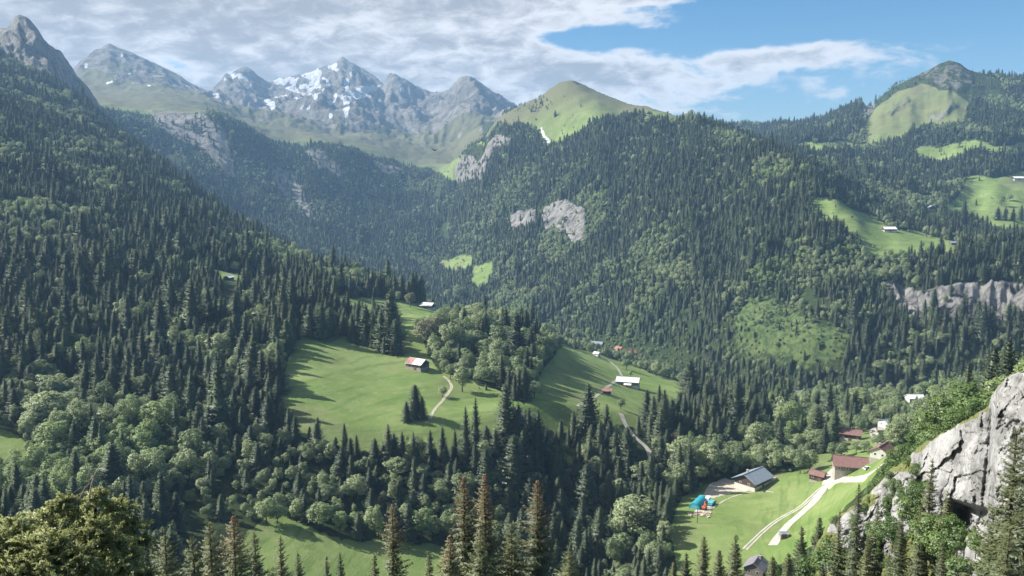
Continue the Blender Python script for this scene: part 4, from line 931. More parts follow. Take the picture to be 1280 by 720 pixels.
DEC = [([(-200, 470), (60, 475), (130, 500), (210, 530), (250, 560), (200, 640), (-200, 640)], .9), ([(-60, 278), (95, 282), (105, 322), (-60, 325)], .7), ([(60, 380), (180, 372), (330, 385), (352, 440), (340, 478), (240, 482), (60, 425)], .55),
       ([(200, 560), (330, 545), (440, 585), (640, 610), (640, 690), (300, 655), (200, 640)], .78), ([(528, 380), (640, 382), (730, 430), (700, 470), (660, 490), (560, 480), (525, 420)], .95),
       ([(690, 415), (800, 425), (900, 462), (860, 490), (700, 440)], .9), ([(840, 560), (980, 520), (1010, 490), (1300, 470), (1300, 560), (1080, 600), (1000, 600), (830, 612)], .9), ([(830, 470), (980, 490), (980, 550), (850, 570)], .30),
       ([(60, 190), (90, 195), (155, 235), (140, 255), (70, 222)], .85), ([(560, 300), (640, 205), (650, 215), (590, 310), (560, 345)], .6), ([(400, 310), (340, 285), (360, 290), (520, 355), (500, 360)], .5), ([(640, 600), (830, 600), (850, 760), (640, 760)], .5),
       ([(560, 300), (660, 300), (700, 360), (600, 370), (550, 340)], .5), ([(1090, 420), (1300, 425), (1300, 470), (1090, 470)], .5), ([(910, 380), (1060, 380), (1050, 470), (910, 460)], .8)]
pd_ = .20 + .75 * sstep(.0, .38, fbm(TX / 110, TY / 110, 3, 305)) * (TD > 800) + .12 * sstep(.2, .6, fbm(TX / 60, TY / 60, 3, 306))
for poly, v in DEC:
    ins = inpoly(tpx + 8 * fbm(TX / 20, TY / 20, 2, 307), tpy, poly) & ((TD < 1300) | (poly[0][1] < 320))
    pd_ = np.where(ins, v + .18 * (vn(TX / 25, TY / 25, 308) - .5), pd_)
isdec = rng.random(len(TX)) < pd_
hs = np.exp(rng.normal(-.03, .28, len(TX))) * (1 + .38 * fbm(TX / 90, TY / 90, 3, 309)) * far_s
hs = np.where(isdec, hs * .88 * np.where(TD > 1200, 1.0, 1), hs * 1.0)
hs *= 1 - .55 * sstep(.1, .5, sc2) * (.6 + .5 * rng.random(len(TX))) - .25 * (lc > LI['x']) * (tpx < 620)
isdec = np.where(shrub, rng.random(len(TX)) < .75, isdec); hs = np.where(shrub, hs * rng.uniform(.22, .6, len(TX)), hs)
vilp = inpoly(tpx, tpy, [(690, 405), (870, 440), (870, 480), (800, 470), (690, 452)]) & (TD > 650) & (TD < 1200); hs = np.where(vilp, hs * .62, hs); isdec = np.where(vilp, rng.random(len(TX)) < .92, isdec)
grove = inpoly(tpx, tpy, [(528, 380), (640, 382), (730, 430), (700, 470), (660, 490), (560, 480), (525, 420)]) & (TD < 800); hs = np.where(grove, hs * 1.28, hs)
young = inpoly(tpx, tpy, [(200, 640), (240, 620), (330, 630), (340, 655), (260, 690)]); hs = np.where(young, hs * .55, hs)
hs = np.where(domew, hs * .55, hs); hs = np.where(summit, hs * .6, hs); keep &= ~(summit & (tpy < 92))
# out of sight behind ridges: left out
keep &= TZ + 22 * hs > hidden_below(TX, TY) - 8
keep &= (tpy < 900)
idx = np.nonzero(keep)[0]
TX, TY, TZ, TD, tpx, tpy, isdec, hs = [a[idx] for a in (TX, TY, TZ, TD, tpx, tpy, isdec, hs)]
rot = rng.uniform(0, 6.283, len(TX)); var = rng.integers(0, 6, len(TX))
wid = hs * np.exp(rng.normal(0.02, .17, len(TX))) * np.where(isdec, 1.06, .98)
print('trees', len(TX), 'broadleaf', int(isdec.sum()))

# ------------------------------------------------------------------ single trees
COUNT = {True: 0, False: 0}
def tree(x, y, z, h, w, rz, k, broad, label, group=None, cat=None):
    t = thing('broadleaf_tree' if broad else 'spruce_tree', label, 'tree', (x, y, z - .15), rz, group)
    t.scale = (w, w, h)
    for me, nm in (((BRT if broad else SPT)[k], 'trunk'), ((BRC if broad else SPC)[k], 'crown')):
        o = bpy.data.objects.new(nm, me); C.objects.link(o); o.parent = t
    COUNT[broad] += 1
    return t
SPECIAL = [  # (photo foot, photo height of tree, kind, label)
 (388, 421, 42, 0, 'tall dark spruce, leftmost of the three on the upper main meadow'), (403, 424, 46, 0, 'dark spruce in the middle of the three on the upper main meadow'), (413, 420, 36, 0, 'slim dark spruce, rightmost of the three on the upper main meadow'),
 (448, 424, 44, 0, 'dark spruce at the left end of the row above the barn'), (458, 428, 48, 0, 'second spruce from the left in the row above the barn'), (467, 432, 40, 0, 'third spruce from the left in the row above the barn'), (477, 437, 50, 0, 'tallest spruce in the row above the barn'), (486, 439, 46, 0, 'second spruce from the right in the row above the barn'), (495, 442, 44, 0, 'spruce at the right end of the row above the barn'),
 (523, 413, 17, 1, 'small round bush-like tree on the meadow below the chalet'), (556, 460, 28, 1, 'round broadleaf tree just right of the barn'), (578, 490, 38, 1, 'big pale broadleaf tree by the path right of the barn'), (553, 497, 16, 1, 'small broadleaf tree beside the meadow path'),
 (535, 437, 46, 1, 'dark broad tree at the left edge of the grove above the barn'), (563, 474, 22, 1, 'small leafy tree between the barn and the pale tree'),
 (513, 384, 20, 1, 'small pale tree left of the meadow chalet'), (498, 378, 16, 1, 'low round tree at the upper left of the meadow chalet'), (560, 377, 18, 1, 'round tree right behind the meadow chalet'), (575, 380, 26, 1, 'taller tree on the right behind the meadow chalet'),
 (508, 527, 26, 0, 'dark spruce at the left in the clump at the lower meadow edge'), (519, 522, 42, 0, 'tallest dark spruce in the clump at the lower meadow edge'), (528, 524, 30, 0, 'dark spruce at the right in the clump at the lower meadow edge'),
 (720, 428, 20, 1, 'bright round tree standing over the orange-roofed village house'), (757, 446, 15, 1, 'round tree right of the small white village hut'), (737, 443, 14, 1, 'round tree left of the small white village hut'), (783, 462, 16, 1, 'round tree below the lowest red village roof'), (800, 463, 15, 1, 'round tree at the lower right of the village'), (820, 470, 20, 1, 'tree in the hedge line right of the white-roofed barn'), (836, 474, 22, 1, 'taller tree in the hedge line right of the white-roofed barn'),
 (776, 512, 16, 1, 'small dark tree below the white-roofed barn'), (788, 471, 9, 1, 'little bush just behind the white-roofed barn'),
 (668, 498, 24, 1, 'tree at the lower corner between the two sunny meadows'),
 (1000, 592, 30, 1, 'broad leafy tree left of the small brown shed'), (1012, 588, 26, 1, 'leafy tree behind the small brown shed'), (1040, 574, 22, 1, 'leafy orchard tree above the brown farmhouse'), (1052, 572, 20, 1, 'small orchard tree above the brown farmhouse roof'), (1070, 567, 17, 1, 'orchard tree between the two brown chalets'), (1080, 566, 16, 1, 'small orchard tree left of the lower brown chalet'), (1088, 574, 18, 1, 'round orchard tree right above the brown farmhouse'), (1097, 560, 18, 1, 'dark round tree above the lower brown chalet'),
 (1075, 543, 22, 1, 'bright round tree right of the upper brown chalet'), (1030, 566, 32, 0, 'slim spruce among the broadleaf trees left of the upper brown chalet'),
 (333, 655, 34, 1, 'large round tree at the left end of the valley-bottom meadow'), (347, 655, 26, 1, 'dark round tree at the edge of the valley-bottom meadow'), (372, 652, 32, 1, 'pale round tree at the top of the valley-bottom meadow'), (398, 662, 36, 1, 'broad pale tree above the valley-bottom meadow'), (425, 670, 34, 1, 'broad tree at the middle of the valley-bottom meadow edge'),
 (511, 674, 46, 0, 'grey-green conifer at the edge of the valley-bottom meadow'), (527, 675, 44, 1, 'leafy tree beside the grey-green conifer at the meadow edge'), (449, 673, 34, 0, 'small dark conifer left on the valley-bottom meadow edge'), (468, 672, 46, 1, 'pale leafy tree at the valley-bottom meadow edge'), (640, 690, 24, 1, 'small pale round tree in the dark wood right of the cone-laden spruces'),
 (872, 598, 36, 1, 'large leafy tree behind the teal tent'), (892, 594, 38, 1, 'large leafy tree left behind the grey-roofed farm'), (915, 592, 40, 1, 'leafy tree at the back left of the grey roof'), (968, 585, 30, 1, 'leafy tree at the right rear of the grey-roofed farm'), (985, 585, 30, 1, 'leafy tree on the meadow edge right of the grey-roofed farm'),
 (1098, 276, 14, 0, 'dark tree beside the pale chalet on the high clearing'), (1247, 275, 14, 0, 'small clump conifer on the right-hand pasture'), (1256, 276, 15, 0, 'dark conifer in the group on the lower right pasture'), (1266, 276, 14, 0, 'conifer in the middle of the group on the lower right pasture'), (1276, 275, 16, 0, 'conifer at the right edge on the lower right pasture'), (1252, 257, 12, 1, 'round tree high on the right-hand pasture'), (1262, 252, 9, 1, 'bushy tree high on the right-hand pasture'),
 (694, 146, 8, 0, 'lone tiny conifer on the flank of the green dome'), (1009, 187, 7, 1, 'tiny tree on the distant grassy strip'),
]
spx = []
for i, (px_, py_, hp, br, lab) in enumerate(SPECIAL):
    p = hit(px_, py_, 240, 3400); d = p.length
    k = i % 6; Ht = hp / F_PX * d; h0_ = (BRH if br else SPH)[k]; s_ = Ht / h0_
    tree(p.x, p.y, p.z, s_, s_ * (1.15 if br else 1.25) * random.uniform(.95, 1.15), random.random() * 6.28, k, bool(br), lab)
    spx.append((p.x, p.y))
spx = np.array(spx)
near_special = np.zeros(len(TX), bool)
for sx, sy in spx: near_special |= np.hypot(TX - sx, TY - sy) < 3.2

ZONES = [
 ([(-100, 460), (215, 460), (240, 560), (215, 720), (-100, 900)], 'on the lower left slope behind the near juniper', 'trees on the lower left slope'),
 ([(215, 470), (640, 500), (640, 690), (560, 690), (300, 660), (215, 720)], 'in the steep wood between sunny meadow and valley-bottom meadow', 'trees of the wood under the sunny meadow'),
 ([(640, 490), (835, 505), (835, 615), (640, 640)], 'in the wood below the white-roofed barn', 'trees of the wood below the white-roofed barn'),
 ([(600, 600), (850, 600), (860, 1000), (600, 1000)], 'on the valley floor right of the cone-laden spruces', 'trees on the valley floor right of the near spruces'),
 ([(835, 450), (1010, 470), (1010, 600), (835, 640)], 'in the mixed wood behind the grey-roofed farm', 'trees of the wood behind the grey-roofed farm'),
 ([(1010, 450), (1300, 450), (1300, 1000), (1010, 1000)], 'around the brown-roofed hamlet', 'trees around the brown-roofed hamlet'),
 ([(525, 375), (720, 380), (720, 500), (525, 500)], 'in the grove between the two sunny meadows', 'trees of the grove between the meadows'),
 ([(-100, 600), (1000, 640), (1000, 1000), (-100, 1000)], 'at the bottom of the slope under the viewpoint', 'trees at the foot of the near slope')]
def zone(px_, py_):
    for poly, a, g in ZONES:
        if bool(inpoly(np.array([px_]), np.array([py_]), poly)[0]): return a, g
    return 'on the wooded slope above the sunny meadow', 'trees of the slope above the sunny meadow'
ph = np.where(isdec, 13 * hs, 18 * hs) * F_PX / TD
topx, topy = proj(TX, TY, TZ + np.where(isdec, 12, 17) * hs)
vis = (topx > 6) & (topx < 1274) & (topy < 700) & (TZ + 14 * hs > hidden_below(TX, TY) + 3) & ~((topx > 1090) & (topy > 545)) & ~((topx < 175) & (topy > 620))
single = np.zeros(len(TX), bool)
for br in (False, True):
    c_ = np.nonzero(vis & (isdec == br) & ~near_special)[0]
    c_ = c_[np.argsort(-ph[c_])][:max(0, (255 if br else 255) - COUNT[br])]
    for i in c_:
        where, grp = zone(tpx[i], tpy[i])
        lab = ('pale green round-crowned broadleaf tree ' if br else 'dark green pointed spruce ') + where
        tree(float(TX[i]), float(TY[i]), float(TZ[i]), float(hs[i]), float(wid[i]), float(rot[i]), int(var[i]), br, lab, ('broadleaf ' if br else 'spruce ') + grp)
        single[i] = True

# ------------------------------------------------------------------ the far woods, one object of each kind
def forest(name, label, sel, crowns, mat):
    P_ = np.column_stack([TX[sel], TY[sel], TZ[sel] - .2])
    me = bpy.data.meshes.new(name); me.vertices.add(len(P_)); me.vertices.foreach_set('co', P_.astype(np.float32).ravel())
    a = me.attributes.new('turn', 'FLOAT_VECTOR', 'POINT'); a.data.foreach_set('vector', np.column_stack([np.zeros((sel.sum(), 2)), rot[sel]]).astype(np.float32).ravel())
    a = me.attributes.new('size', 'FLOAT_VECTOR', 'POINT'); a.data.foreach_set('vector', np.column_stack([wid[sel], wid[sel], hs[sel]]).astype(np.float32).ravel())
    a = me.attributes.new('sort', 'INT', 'POINT'); a.data.foreach_set('value', var[sel].astype(np.int32))
    me.materials.append(mat)
    o = link(bpy.data.objects.new(name, me)); tag(o, label, 'forest', kind='stuff')
    ng = bpy.data.node_groups.new(name + '_growth', 'GeometryNodeTree')
    ng.interface.new_socket('Geometry', in_out='INPUT', socket_type='NodeSocketGeometry'); ng.interface.new_socket('Geometry', in_out='OUTPUT', socket_type='NodeSocketGeometry')
    N = ng.nodes.new; L = ng.links.new
    gi, go = N('NodeGroupInput'), N('NodeGroupOutput')
    iop = N('GeometryNodeInstanceOnPoints'); jn = N('GeometryNodeJoinGeometry')
    for cobj in crowns:
        oi = N('GeometryNodeObjectInfo'); oi.transform_space = 'ORIGINAL'; oi.inputs['Object'].default_value = cobj; oi.inputs['As Instance'].default_value = True
        L(oi.outputs['Geometry'], jn.inputs[0])
    def na(nm, ty):
        n = N('GeometryNodeInputNamedAttribute'); n.data_type = ty; n.inputs['Name'].default_value = nm; return n.outputs['Attribute']
    L(gi.outputs[0], iop.inputs['Points']); L(jn.outputs[0], iop.inputs['Instance'])
    iop.inputs['Pick Instance'].default_value = True
    L(na('sort', 'INT'), iop.inputs['Instance Index']); L(na('turn', 'FLOAT_VECTOR'), iop.inputs['Rotation']); L(na('size', 'FLOAT_VECTOR'), iop.inputs['Scale'])
    L(iop.outputs[0], go.inputs[0])
    md = o.modifiers.new('growth', 'NODES'); md.node_group = ng
    return o
def crown_objs(meshes):
    out_ = []
    for me in meshes:
        out_.append(next(o for o in bpy.data.objects if o.data is me))
    return out_
forest('spruce_forest', 'dark conifer forest covering the mountainsides all round the valley', ~isdec & ~single & ~near_special, crown_objs(SPC), M['spruce'])
forest('broadleaf_forest', 'paler broadleaf woods mixed among the conifers of the valley sides', isdec & ~single & ~near_special, crown_objs(BRC), M['leaf'])
# ------------------------------------------------------------------ near limestone cliff
CT = [(985, 760), (1005, 722), (1020, 688), (1040, 655), (1062, 640), (1090, 618), (1112, 592), (1132, 576), (1150, 562), (1172, 548), (1200, 531), (1226, 517), (1236, 511), (1239, 496), (1247, 486), (1258, 474), (1268, 468), (1290, 466), (1320, 455), (1360, 440), (1450, 450), (1560, 520)]
def cliff_d(px, py):
    yt = np.interp(px, [c[0] for c in CT], [c[1] for c in CT])
    return np.maximum(138 - 58 * (px - 1020) / 260, 74 - .02 * np.clip(px - 1300, 0, None)) + 12 * np.clip(1 - (py - yt) / 200, -.3, 1) - 6
ncx, ncy = 440, 250
pxs = np.concatenate([np.linspace(985, 1360, 330), np.linspace(1362, 1560, 110)])
yt = np.interp(pxs, [c[0] for c in CT], [c[1] for c in CT]) + 2.5 * fbm(pxs / 9, pxs * 0, 4, 401)
tt = np.linspace(0, 1, ncy)
PXc = np.repeat(pxs[None, :], ncy, 0); PYc = yt[None, :] + (800 - yt[None, :]) * tt[:, None]
DC = cliff_d(PXc, PYc)
U, W_ = PXc * .11, PYc * .11          # metres along and down the face
bump_ = 4.2 * ridged(U / 7.5 + W_ / 22, W_ / 9 - U / 16, 4, 411, .6) + 2.0 * fbm(U / 3.2, W_ / 4.5, 5, 412, .62) + .5 * ridged(U / 1.1, W_ / 1.6, 3, 413, .6)
def steps(v, h): q = v / h; f = q - np.floor(q); return h * (np.floor(q) + sstep(.55, .95, f))
bump_ = .45 * bump_ + .55 * steps(bump_ + .9 * fbm(U / 2.2, W_ / 3.2, 4, 431), 1.25) + .35 * ridged(U / .8 + W_ / 2.5, W_ / 1.3, 4, 432, .65)
def blocks(u, w, size, amp, tilt, seed):
    gu_, gw_ = u / size, w / size; iu, iw = np.floor(gu_), np.floor(gw_); best = np.full(u.shape, 9e9); val = np.zeros(u.shape)
    for a in (-1, 0, 1):
        for c in (-1, 0, 1):
            cu, cw = iu + a, iw + c; jx_, jw_ = cu + _h(cu, cw, seed), cw + _h(cu, cw, seed + 1)
            du, dw = gu_ - jx_, gw_ - jw_; q = du * du + dw * dw * .7 + du * dw * .5
            v = amp * (_h(cu, cw, seed + 2) - .5) + size * tilt * ((_h(cu, cw, seed + 3) - .5) * du + (_h(cu, cw, seed + 4) - .5) * dw)
            m_ = q < best; best = np.where(m_, q, best); val = np.where(m_, v, val)
    return val
wu, ww = U + .7 * fbm(U / 2, W_ / 2, 3, 441), W_ + .7 * fbm(U / 2 + 5, W_ / 2, 3, 442)
bump_ = .7 * bump_ + blocks(wu + .4 * ww, ww, 4.6, 2.4, .9, 451) + blocks(wu, ww, 1.7, .9, .8, 461) + blocks(wu, ww, .7, .35, .7, 471)
edge_ = np.clip(tt[:, None] * 9, 0, 1)
DC = DC - bump_ * (.35 + .65 * edge_)
# big smooth face, and the overhang with its dark hollow beneath
face = np.exp(-(((PXc - 1195) / 42) ** 2 + ((PYc - 588) / 42) ** 2) ** 2)
DC += face * bump_ * .5 - face * 1.6
lip = 627 + .22 * (PXc - 1205) + 3 * fbm(PXc / 12, PXc * 0, 3, 415)
hol = np.exp(-((PXc - 1213) / 23) ** 4) * sstep(0, 7, PYc - lip) * (1 - sstep(26, 44, PYc - lip))
DC += hol * 9.0
cleft = np.exp(-((PXc - (1240 - (PYc - 520) * .10)) / 3.0) ** 2) * sstep(500, 520, PYc) * (1 - sstep(640, 670, PYc)); DC += cleft * 1.6
DC -= 3.0 * sstep(1236, 1246, PXc) * (1 - sstep(650, 700, PYc))
xc, yc, zc_ = at(PXc, PYc, DC)
back = []
for dd, dz in ((1.5, -.1), (5, -1.2), (14, -7), (30, -26), (46, -60)):
    k = 1 + dd / np.hypot(xc[0], yc[0]); back.append(np.stack([xc[0] * k, yc[0] * k, zc_[0] + dz + .4 * fbm(pxs / 6, pxs * 0 + dd, 3, 417)], -1))
VV = np.concatenate([np.stack(back[::-1], 0), np.stack([xc, yc, zc_], -1)], 0)
nr = VV.shape[0]
ii = (np.arange(nr - 1)[:, None] * ncx + np.arange(ncx - 1)[None, :]).ravel()
me = mesh_np('limestone_cliff', VV.reshape(-1, 3), np.stack([ii, ii + ncx, ii + ncx + 1, ii + 1], -1), M['limestone'], True)
gr_ = np.zeros((nr, ncx)); ng_ = 5
steep = np.gradient(DC, axis=0)
gc = sstep(.18, .5, fbm(U / 6, W_ / 3, 4, 421) + .25 * sstep(0.2, 1.0, -steep) + .30 * np.exp(-(tt[:, None] / .10) ** 2) * (PXc < 1236) - .8 * face + .28 * sstep(640, 720, PYc) + .06 * (1 - sstep(1120, 1165, PXc)) - .7 * sstep(1236, 1242, PXc) * (1 - sstep(600, 660, PYc)) - .5 * hol)
gr_[ng_:] = gc; gr_[:ng_] = .8
a_ = me.attributes.new('grass', 'FLOAT', 'POINT'); a_.data.foreach_set('value', gr_.astype(np.float32).ravel())
cl = link(bpy.data.objects.new('limestone_cliff', me))
tag(cl, 'pale grey limestone cliff with grassy ledges and an overhang at lower right', 'cliff', kind='structure')
def on_cliff(px, py):
    j = int(np.clip(np.interp(px, pxs, np.arange(ncx)), 0, ncx - 1)); i = int(np.argmin(np.abs(PYc[:, j] - py)))
    return float(xc[i, j]), float(yc[i, j]), float(zc_[i, j])

# ------------------------------------------------------------------ near trees
def near_spruce(label, px, py, d, R=1.9, seed=0, cones=0, foot=None, mat='spruce_near', nw=None, ragged=.45, gap=.12, dens=1.0, power=.85, tl=.5, tw=.13, tip=False, droop=.3, maxh=None, h0=.06):
    x, y, zt = (float(v) for v in at(px, py, d))
    if foot is not None: zb = foot
    else: zb = float(ground(x, y)) - .2
    Ht = zt - zb
    if maxh and Ht > maxh: Ht = maxh; zb = zt - Ht
    t = thing('spruce_tree', label, 'tree', (x, y, zb), seed * 1.3)
    # branches only as dense as they are long; lower crown hidden below the frame still exists
    nw_ = nw or int(np.clip(Ht * 2.6, 14, 46))
    V_, F_, N_ = spruce_crown(900 + seed, Ht, R, nw_, 7, max(5, int(11 * dens)), tw, tl, h0, droop, ragged, power, core=False, gap=gap, fin=2)
    mats, mi = [M[mat]], np.zeros(len(F_), int)
    if tip:
        mats.append(M['spruce_tip']); zc2 = V_[F_].mean(1)[:, 2] / Ht
        r = np.random.default_rng(seed); mi = (r.random(len(F_)) < sstep(.50, .86, zc2) * .6).astype(int)
    o = bpy.data.objects.new('crown', mesh_np('near_spruce_crown', V_, F_, mats, mi=mi, nrm=N_)); link(o, t)
    tr = bpy.data.objects.new('trunk', trunk_mesh('near_spruce_trunk', Ht, .012 * Ht + .02, True, seed)); link(tr, t)
    if cones:
        r = np.random.default_rng(50 + seed); cv, cf = [], []
        for q in range(cones):
            u = 1 - .40 * r.random() ** 1.2; z = Ht * u; rr_ = R * (1 - u) ** power * r.uniform(.3, 1.0) + .07; a = r.uniform(0, 6.28)
            c0_ = np.array([math.cos(a) * rr_, math.sin(a) * rr_, z]); L = r.uniform(.12, .19); w = L * .25; b0 = len(cv)
            cv += [c0_, *[c0_ + np.array([math.cos(k * 1.257) * w, math.sin(k * 1.257) * w, -L * .4]) for k in range(5)], c0_ + np.array([0, 0, -L])]
            for k in range(5):
                cf.append((b0, b0 + 1 + k, b0 + 1 + (k + 1) % 5)); cf.append((b0 + 6, b0 + 1 + (k + 1) % 5, b0 + 1 + k))
        co = bpy.data.objects.new('cones', mesh_np('spruce_cones', cv, cf, M['cone'])); link(co, t); co['kind'] = 'stuff'
    return t
near_spruce('ragged spruce with brown cones, alone in front of the valley-bottom meadow', 490, 630, 60, 2.6, 1, 130, ragged=.75, gap=.35, tip=True, nw=30, dens=.8)
near_spruce('tall narrow cone-laden spruce, left of the close central pair', 580, 595, 55, 2.6, 2, 240, ragged=.75, gap=.22, tip=True)
near_spruce('tall narrow cone-laden spruce, right of the close central pair', 606, 592, 57, 2.5, 3, 260, ragged=.75, gap=.25, tip=True)
near_spruce('gappy cone-laden spruce right of the central pair with bare upper trunk', 672, 600, 55, 3.0, 4, 200, ragged=.8, gap=.4, tip=True, nw=32)
near_spruce('low cone-topped spruce between the lone spruce and the central pair', 562, 668, 52, 1.9, 5, 80, ragged=.5, tip=True)
near_spruce('dense green spruce between the central pair and the gappy spruce', 640, 650, 58, 2.6, 6, 0, ragged=.4)
near_spruce('low dense spruce at the bottom right of the gappy spruce', 712, 684, 60, 2.4, 7, 0, ragged=.4)
near_spruce('low spruce filling the bottom between the central pair', 600, 664, 50, 2.4, 8, 30, ragged=.4)
near_spruce('thin young spruce at the bottom beside the lone ragged spruce', 468, 690, 75, 1.2, 9, 0)
near_spruce('small thin spruce at the bottom right of the lone ragged spruce', 536, 690, 80, 1.2, 10, 0)
near_spruce('slender spruce standing before the left of the valley-bottom meadow', 350, 668, 100, 2.6, 11, 0, ragged=.4, gap=.1)
near_spruce('shorter spruce right beside the slender meadow spruce', 372, 688, 98, 1.7, 12, 0)
near_spruce('small dark spruce before the meadow, left of two', 408, 694, 118, 1.7, 13, 0, mat='spruce')
near_spruce('small dark spruce before the meadow, right of two', 425, 690, 120, 1.6, 14, 0, mat='spruce')
near_spruce('low spruce at the bottom left of the slender meadow spruce', 318, 690, 90, 1.8, 15, 0)
near_spruce('yellow-green spruce next to the right side of the juniper', 205, 659, 40, 2.0, 16, 0, ragged=.35)
near_spruce('yellow-green spruce second to the right of the juniper', 240, 670, 46, 2.2, 17, 0, ragged=.35)
near_spruce('broad brownish spruce, left top of the bottom-left group', 262, 652, 58, 3.3, 18, 60, ragged=.45)
near_spruce('broad brownish cone-laden spruce, highest of the bottom-left group', 292, 644, 60, 3.6, 19, 200, tip=True, ragged=.45)
near_spruce('greyish spruce at the right of the bottom-left group', 318, 664, 70, 2.0, 20, 0)
near_spruce('spruce at the bottom behind the juniper edge', 168, 690, 30, 1.2, 47, 0, ragged=.35)
for i, (px, py, d, R, lab) in enumerate([(880, 669, 165, 3.6, 'spruce at the bottom left of the farm meadow, left of the tall pair'), (920, 667, 160, 3.8, 'tall spruce overlapping the grey slate roof on its left'), (899, 686, 150, 3.2, 'lower spruce between two taller ones left of the slate roof'), (858, 690, 170, 2.8, 'spruce at the lower left edge of the farm meadow'), (842, 702, 172, 2.6, 'short spruce at the far lower left of the farm meadow'),
       (966, 694, 140, 2.6, 'small spruce just in front of the slate roof'), (1003, 657, 150, 2.8, 'pale green spruce at the lower end of the gravel road'), (986, 690, 128, 2.6, 'short spruce below the end of the gravel road'), (1025, 645, 150, 2.6, 'dark small spruce on the meadow right of the road end')]):
    near_spruce(lab, px, py, d, R, 21 + i, 0, mat='spruce_near' if i not in (8,) else 'spruce', tw=.2, tl=.75, maxh=22, power=.75)
for i, (px, py, bx__, by__, R, lab) in enumerate([(1074, 604, 1072, 730, 2.3, 'tall spruce growing up the left end of the cliff'), (1050, 636, 1050, 745, 2.0, 'spruce at the lower left foot of the cliff'), (1098, 630, 1098, 710, 1.7, 'slim spruce against the left outcrop of the cliff'), (1128, 640, 1128, 740, 1.8, 'spruce on the lower middle of the cliff'), (1166, 572, 1164, 690, 1.7, 'narrow spruce left of the smooth rock face'), (1186, 610, 1184, 670, 1.2, 'small spruce at the left foot of the smooth rock face'),
       (1152, 650, 1152, 750, 1.8, 'spruce under the narrow spruce on the cliff'), (1085, 668, 1085, 770, 1.9, 'low spruce at the bottom left of the cliff'), (1180, 675, 1178, 760, 1.6, 'low spruce under the leafy bush on the cliff'), (1112, 690, 1112, 780, 1.8, 'low spruce at the bottom edge below the cliff'), (1030, 690, 1030, 790, 1.9, 'low spruce below the left tip of the cliff')]):
    X_, Y_, Zb = on_cliff(bx__, by__); d = math.hypot(X_, Y_) - 1.2
    near_spruce(lab, px, py, d, R * 1.0, 31 + i, 0, foot=Zb - .8, tw=.15, tl=.55, ragged=.45, gap=.15, dens=.8)
near_spruce('big spruce filling the right edge beside the cliff', 1300, 470, 44, 2.5, 43, 0, ragged=.5, gap=.15, tw=.12, tl=.5)
near_spruce('leaning-topped spruce inside the right edge before the cliff', 1272, 530, 47, 2.1, 44, 0, ragged=.5, gap=.15, tw=.12, tl=.5)
near_spruce('shorter spruce at the bottom right corner', 1242, 640, 50, 1.8, 45, 0, ragged=.5, tw=.12, tl=.5)
near_spruce('low spruce at the very bottom right of the cliff foot', 1262, 660, 38, 1.7, 46, 0, ragged=.5, tw=.11, tl=.45)

NBC = []
for k in range(4):
    V_, F_, N_ = broad_crown(700 + k, 6, [2.4, 2.0, 2.7, 1.8][k], 42, 70, .25, z0=.05, fill=.3)
    NBC.append((mesh_np('near_leafy_crown', V_, F_, M['leaf_near'], nrm=N_), trunk_mesh('near_leafy_trunk', 6, .10, False, 40 + k)))
def leafy(label, px, py, d, hpx, k, foot=None, w=1.0, group=None):
    x, y, zt = (float(v) for v in at(px, py, d))
    zb = foot if foot is not None else float(ground(x, y)); Ht = max(zt - zb, 1.2) if hpx is None else hpx / F_PX * d
    t = thing('leafy_bush' if Ht < 4.2 else 'broadleaf_tree', label, 'bush' if Ht < 4.2 else 'tree', (x, y, zt - Ht), k * 1.7, group)
    s_ = Ht / 6; t.scale = (s_ * w, s_ * w, s_)
    for me, nm in zip(NBC[k % 4], ('crown', 'trunk')): link(bpy.data.objects.new(nm, me), t)
# trees on the crest behind the rock
for i, (px, py, d, hp, lab) in enumerate([(1212, 474, 205, 62, 'bright green rounded tree, highest on the ridge behind the cliff'), (1186, 490, 200, 58, 'bright green tree left of the highest on the ridge behind the cliff'), (1236, 480, 190, 60, 'leafy tree right behind the cliff top'), (1160, 506, 195, 55, 'grey-green tree on the ridge above the grey roofs'),
       (1200, 508, 165, 40, 'yellow-green bushy tree just behind the cliff crest'), (1222, 498, 150, 30, 'olive bush touching the upright rock of the cliff'), (1174, 524, 165, 44, 'fresh green tree on the ridge left of the rock crest'), (1148, 532, 172, 46, 'fresh green tree on the ridge above the lower brown chalet'), (1132, 552, 165, 42, 'leafy tree on the ridge right of the lower brown chalet'), (1155, 552, 150, 36, 'pale green bush on the crest above the left outcrop'),
       (1118, 570, 158, 38, 'leafy tree just right of the lower brown chalet'), (1135, 575, 146, 30, 'greyish bush at the top of the left outcrop'), (1104, 592, 150, 34, 'leafy bush at the end of the road by the cliff'), (1090, 606, 146, 26, 'small bush beside the road below the brown farmhouse'), (1185, 540, 145, 28, 'low bush on the rock crest'), (1256, 492, 170, 40, 'leafy tree peeping over the cliff top at the right')]):
    leafy(lab, px, py, d, hp, i, w=1.15)
